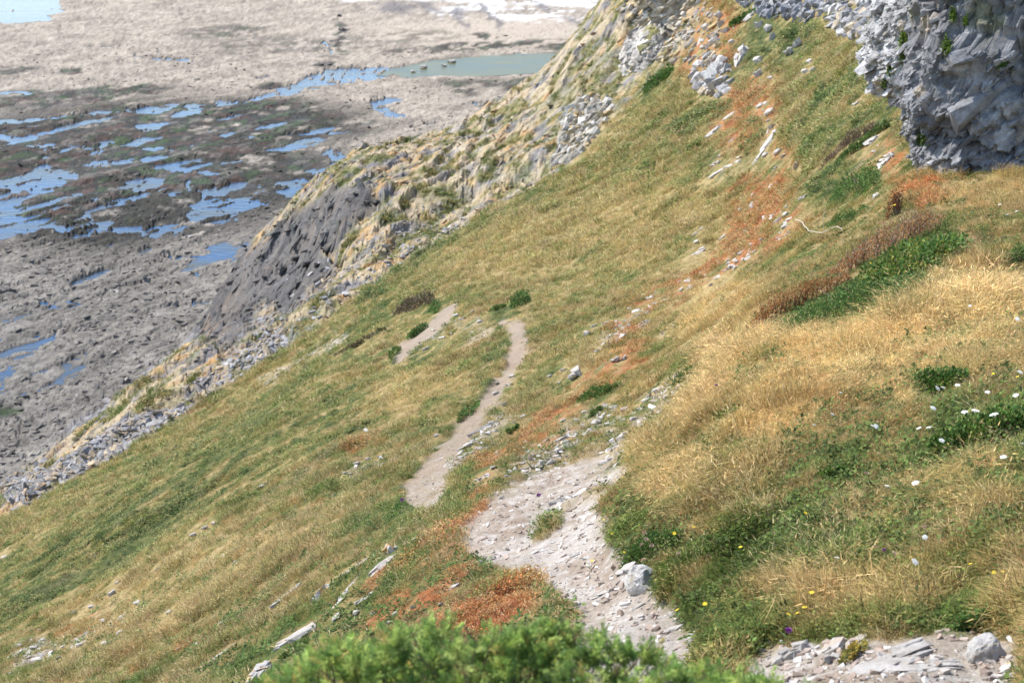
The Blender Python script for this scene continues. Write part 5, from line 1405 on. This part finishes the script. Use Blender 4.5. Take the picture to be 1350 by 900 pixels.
inview = (fpx > -120) & (fpx < 1470) & (fpy > -80) & (fpy < 1010)
wgt = wgt * np.where(inview, 1, .12) * keep * ~f_shore * (fgr > .45) * np.clip(1 - 1.12 * fpm, .0, 1) * (1 - .45 * fst * sstep(0, .5, fst))
wgt = wgt * np.where(dist < 32, 1.0, 1.15) * np.where((fpy < 330) & (fpx > 850), 1.5, 1)
NG = 215000
idx = rng.choice(len(wgt), NG, p=wgt / wgt.sum())
fi_r, fi_c = idx // (NT - 1), idx % (NT - 1)
u, v = rng.random(NG), rng.random(NG)
tq = ts[fi_c] + u * (ts[1] - ts[0]); yq = ys[fi_r] + v * (ys[fi_r + 1] - ys[fi_r])
xq = tq * yq; zq = hgt(xq, yq)
nq = nrm[idx]; dq = np.sqrt(xq ** 2 + yq ** 2 + zq ** 2)
gpx, gpy, _ = project(xq, yq, base_z(xq, yq))
cq, g_, r_, gr_, st_, so_ = plant_col(gpx, gpy, xq, yq, rng.normal(0, .16, NG))
cq = np.clip(1.16 * cq * rng.uniform(.8, 1.3, NG)[:, None] * (1 + rng.normal(0, .05, (NG, 3))), .01, .9)
far = dq > 34
# single tufts of another plant among the rest
mr_ = rng.random(NG); kf = np.where(far, .55, 1.0)
def blendto(sel, colr):
    global cq
    k_ = rng.uniform(.45, .9, NG) * sel
    cq = mixc(cq, colr, k_)
kf = kf * (1 - .55 * st_)
isr = (r_ > .33); leafy = (g_ > .62)
blendto(leafy & (rng.random(NG) < .30), (.42, .36, .15))
blendto(isr & (mr_ < .16), (.50, .27, .08)); blendto(isr & (mr_ > .2) & (mr_ < .34), (.30, .075, .055)); blendto(isr & (mr_ > .4) & (mr_ < .58), (.22, .23, .06)); blendto(isr & (mr_ > .62) & (mr_ < .82), (.52, .40, .21))
kf = np.where(isr, 0, kf)
blendto(mr_ < .17 * kf, (.17, .215, .05)); blendto(~leafy & (mr_ > .30) & (mr_ < .30 + .10 * kf), (.38, .22, .085)); blendto(~leafy & (mr_ > .5) & (mr_ < .5 + .16 * kf), (.72, .58, .33)); blendto((mr_ > .7) & (mr_ < .7 + .09 * kf), (.10, .16, .035))
kind = rng.integers(0, 3, NG)
mound = (dq < 34) & (gpx > 780) & (gpy > 180) & (fpm[idx] < .2)
longg = mound & (rng.random(NG) < .06 + .75 * st_) & (g_ < .5) & ((gpy < 690) | (rng.random(NG) < .4))
kind = np.where(longg, 3 + rng.integers(0, 2, NG), kind)
kind = np.where((g_ > .62) & (rng.random(NG) < .55), 5 + rng.integers(0, 2, NG), kind)
kind = np.where((r_ > .33) & (rng.random(NG) < .6), 7 + rng.integers(0, 2, NG), kind)
kind = np.where(far, np.where(g_ > .66, 11 + rng.integers(0, 2, NG), 9 + rng.integers(0, 2, NG)), kind)
kind = np.where(far & (r_ > .36) & (rng.random(NG) < .7), 7 + rng.integers(0, 2, NG), kind)
scl = rng.uniform(.55, 1.25, NG)
scl = np.where(far, scl * np.clip(dq / 52, .75, 2.4), scl)
scl = np.where((~mound) & (~far), scl * np.interp(dq, [9, 14, 30], [.7, .8, 1.25]), scl)
scl = np.where(mound, scl * np.where(g_ > .42, .74, .9), scl)
scl = np.where(far & ((kind == 7) | (kind == 8)), scl * 1.7, scl)
scl = np.where((gpy < 330) & far, scl * 1.2, scl)
scl = scl * np.clip(1.15 - 1.0 * fpm[idx] - .35 * so_, .35, 1.2)
dead = np.zeros(NG, bool)
for (x0_, y0_, x1_, y1_, w_) in STONE_PX + BUSH_PX:
    bx0, bx1 = min(x0_, x1_) - w_ - 8, max(x0_, x1_) + w_ + 8; by0, by1 = min(y0_, y1_) - w_ - 8, max(y0_, y1_) + w_ + 14
    mm = np.nonzero((gpx > bx0) & (gpx < bx1) & (gpy > by0) & (gpy < by1))[0]
    if len(mm) == 0: continue
    dl = dline(gpx[mm], gpy[mm], [(x0_, y0_), (x1_, y1_)]); dl2 = dline(gpx[mm], gpy[mm] - 7, [(x0_, y0_), (x1_, y1_)])
    dead[mm[dl < w_ * .36]] = True
    scl[mm[(dl < w_ * .6 + 4) | (dl2 < w_ * .6 + 5)]] *= .6
lx, ly = fbm(xq * .8, yq * .8, 301, 3), fbm(xq * .8 + 40, yq * .8, 303, 3)         # wind and trampling comb neighbours the same way
tus = np.clip(.85 + .7 * fbm(xq * 1.1, yq * 1.1, 305, 3), .5, 1.7)                   # tussocks
scl = scl * np.where(far, np.clip(.85 + .5 * fbm(xq * .35, yq * .6, 307, 3), .55, 1.35), tus)
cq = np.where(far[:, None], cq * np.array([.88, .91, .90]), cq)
lean = np.stack([nq[:, 0] * .55 - .15 + .45 * lx + rng.normal(0, .14, NG), nq[:, 1] * .45 + .45 * ly + rng.normal(0, .14, NG), np.full(NG, 1.0)], 1)
lean /= np.linalg.norm(lean, axis=1)[:, None]
rot = euler_to(lean[:, 0], lean[:, 1], lean[:, 2], rng.normal(0, 1.3, NG))
Pq = np.stack([xq, yq, zq - .01], 1)
live = ~dead
near_ = ~far & (fpm[idx] < .3)
stk_ = near_ & (dq > 9.2) & (rng.random(NG) < .03 + .03 * st_) & ~isr
kind = np.where(stk_, 13 + rng.integers(0, 2, NG), kind); cq = np.where(stk_[:, None], np.array([.66, .53, .31]) * rng.uniform(.8, 1.25, (NG, 1)), cq)
plt_ = near_ & ~stk_ & ~isr & (rng.random(NG) < .11)
kind = np.where(plt_, 15 + rng.integers(0, 2, NG), kind); cq = np.where(plt_[:, None], np.array([.10, .155, .04]) * rng.uniform(.6, 1.5, (NG, 1)), cq)
scl = np.where(plt_, rng.uniform(.8, 1.7, NG), scl)
cq = np.where(mound[:, None], cq * np.array([1.06, 1.0, .92]), cq)
sel_red = (kind == 7) | (kind == 8)
sel_herb = np.isin(kind, (5, 6, 11, 12, 15, 16))
sel_long = np.isin(kind, (3, 4, 13, 14))
sel_far = np.isin(kind, (9, 10))
for nm, sel, lab, cat in [
    ('red_ground_cover', sel_red, 'low orange red ground plants creeping between stones on the slope', 'ground cover'),
    ('green_herbs', sel_herb, 'dark green leafy herbs growing in clumps through the turf', 'herbs'),
    ('long_dry_grass', sel_long, 'long straw coloured grass with seed heads on the mound right of the path', 'grass'),
    ('hillside_turf', sel_far, 'olive and straw turf covering the long slope beyond the path bend', 'grass'),
    ('short_turf', ~(sel_red | sel_herb | sel_long | sel_far), 'short mixed green and straw turf on the near slope', 'grass')]:
    sel = sel & live
    scatter(nm, Pq[sel], rot[sel], scl[sel], kind[sel], cq[sel], lab, cat)

# tufts that hold on to the rocky slope below the grass
fg_b = fmean(rk_g * (1 - isgrass)) * (~f_shore) * keep
wb = wgt * 0 + area * facing / dist ** 2 * np.clip(fg_b - .3, 0, 1) * inview
NB = 5200
ib = rng.choice(len(wb), NB, p=wb / wb.sum())
pb = cen[ib]
cb = np.where(rng.random(NB)[:, None] < .6, np.array([[.13, .17, .045]]), np.array([[.36, .27, .11]])) * rng.uniform(.7, 1.3, NB)[:, None]
rb = euler_to(*(np.stack([nrm[ib, 0] * .5, nrm[ib, 1] * .5, np.ones(NB)], 1) / np.sqrt(nrm[ib, 0:1] ** 2 * .25 + nrm[ib, 1:2] ** 2 * .25 + 1)).T, rng.uniform(0, 6.28, NB))
scatter('rock_ledge_plants', pb, rb, rng.uniform(1.2, 3.0, NB), 9 + rng.integers(0, 4, NB), cb, 'green and tawny tufts rooted in the ledges of the rocky slope', 'plants')

# ------------------------------------------------------------------ loose stones of the path: far too many to count
def pebbles(name, wsel, n, smin, smax, flat_, cols, mat, label, cat, sub=1, pw=2.5, bed=None, stretch=1.0, blend=0.0, sink=-.15):
    i = rng.choice(len(wsel), n, p=wsel / wsel.sum())
    rr_, cc_ = i // (NT - 1), i % (NT - 1)
    y = ys[rr_] + rng.random(n) * (ys[rr_ + 1] - ys[rr_]); x = (ts[cc_] + rng.random(n) * (ts[1] - ts[0])) * y
    s = smin + (smax - smin) * rng.random(n) ** pw
    Nn = nrm[i].copy(); Nn[:, 2] += .6; Nn /= np.linalg.norm(Nn, axis=1)[:, None]
    a = rng.uniform(0, 6.28, n) if bed is None else rng.normal(bed, .35, n)
    RM = frames(np.stack([np.cos(a), np.sin(a), -(Nn[:, 0] * np.cos(a) + Nn[:, 1] * np.sin(a)) / Nn[:, 2]], 1), Nn, (.3, .3, .2))
    sz = s[:, None] * np.stack([rng.uniform(.8, 1.5, n) * stretch, rng.uniform(.6, 1.1, n), rng.uniform(.35, .8, n) * flat_], 1)
    cols = np.asarray(cols); cc = cols[rng.integers(0, len(cols), n)] * rng.uniform(.75, 1.25, (n, 1))
    if blend: cc = cc * (1 - blend) + GC[(rr_ * NT + cc_)] * blend * rng.uniform(.8, 1.3, (n, 1))
    co, T, cv = blocks(np.stack([x, y, hgt(x, y) - sz[:, 2] * sink], 1), RM, sz, cc)
    o = new_mesh(name, co, T, mat, None, np.clip(cv, .01, .9), False)
    return tag(o, label, cat, None, 'stuff')
M_PEB = ground_mat('pebble', 30, .3, .01, 40)
wp = area * facing / dist ** 2 * keep * inview
pebbles('path_gravel', wp * np.clip(fpm - .2, 0, 1) * (cen[:, 1] < 26), 4000, .006, .036, 1.0, [(.46, .41, .36), (.37, .30, .25), (.55, .515, .47), (.31, .24, .19)], M_PEB, 'pale angular gravel and small stones lying on the footpath', 'gravel', 1, 3)
pebbles('slope_rubble', wp * np.clip(fst - .12, 0, 1) * (fgr > .5) * (fpm < .6), 1500, .012, .085, .9, [(.44, .41, .375), (.38, .34, .30), (.52, .49, .45), (.33, .27, .21)], M_PEB, 'small broken stones strewn over the bare patches of the slope', 'rubble', 1, 2.5)
fh = fmean(sh_h)
pebbles('shore_rubble', wp * f_shore * (fpy > 60) * (fh > .2) * (cen[:, 1] < 420) * (1 - fmean(sh_w)), 5200, .10, .50, .6, [(.24, .22, .21), (.30, .275, .25), (.36, .32, .28), (.18, .165, .16)], M_FLAT, 'weathered rock lumps scattered over the tidal platform', 'rubble', 1, 2.6, math.atan2(.866, .5), 1.4, .6)
pebbles('scree', wp * ~f_shore * (fgr < .5) * fmean(stroke(px0, py0, [(20,650),(110,610),(200,565),(290,510),(370,455)], 16) + .35 * stroke(px0, py0, [(300,470),(480,345),(600,300)], 25)), 2600, .10, .42, .8, [(.36, .35, .345), (.44, .42, .40), (.30, .285, .28), (.45, .36, .25)], M_BAND, 'grey scree below the edge of the grass', 'scree', 1, 2.2)

pebbles('slope_stones', wp * np.clip(fmean(rr) - .2, 0, 1) * (fgr > .5) * (fpm < .3) * (dist > 36), 420, .03, .17, .7, [(.46, .43, .39), (.38, .35, .31), (.52, .48, .43)], M_PEB, 'small pale stones showing through the red ground plants', 'stones', 1, 2.2)
fkn = fmean(rk_k)
band = wp * ~f_shore * (fgr < .4)
pebbles('strata_ledges', band * (1 - .8 * fkn) * (1 - .7 * fmean(rk_g)), 2600, .08, .42, .6, [(.40, .36, .31), (.34, .31, .28), (.46, .38, .27), (.28, .26, .25)], M_BAND, 'slanting broken strata covering the rocky slope below the grass', 'rock strata', 1, 2.6, math.atan2(.866, .5) + .1, 2.6, .75, .25)
pebbles('headland_rocks', band * np.clip(fkn - .3, 0, 1), 420, .15, .8, .8, [(.10, .115, .11), (.16, .15, .14), (.20, .18, .165), (.09, .085, .08)], M_BAND, 'dark angular rock faces of the headland standing over the shore', 'rock', 1, 3.2, math.atan2(.866, .5) + .3, 2.4, .6, .45)
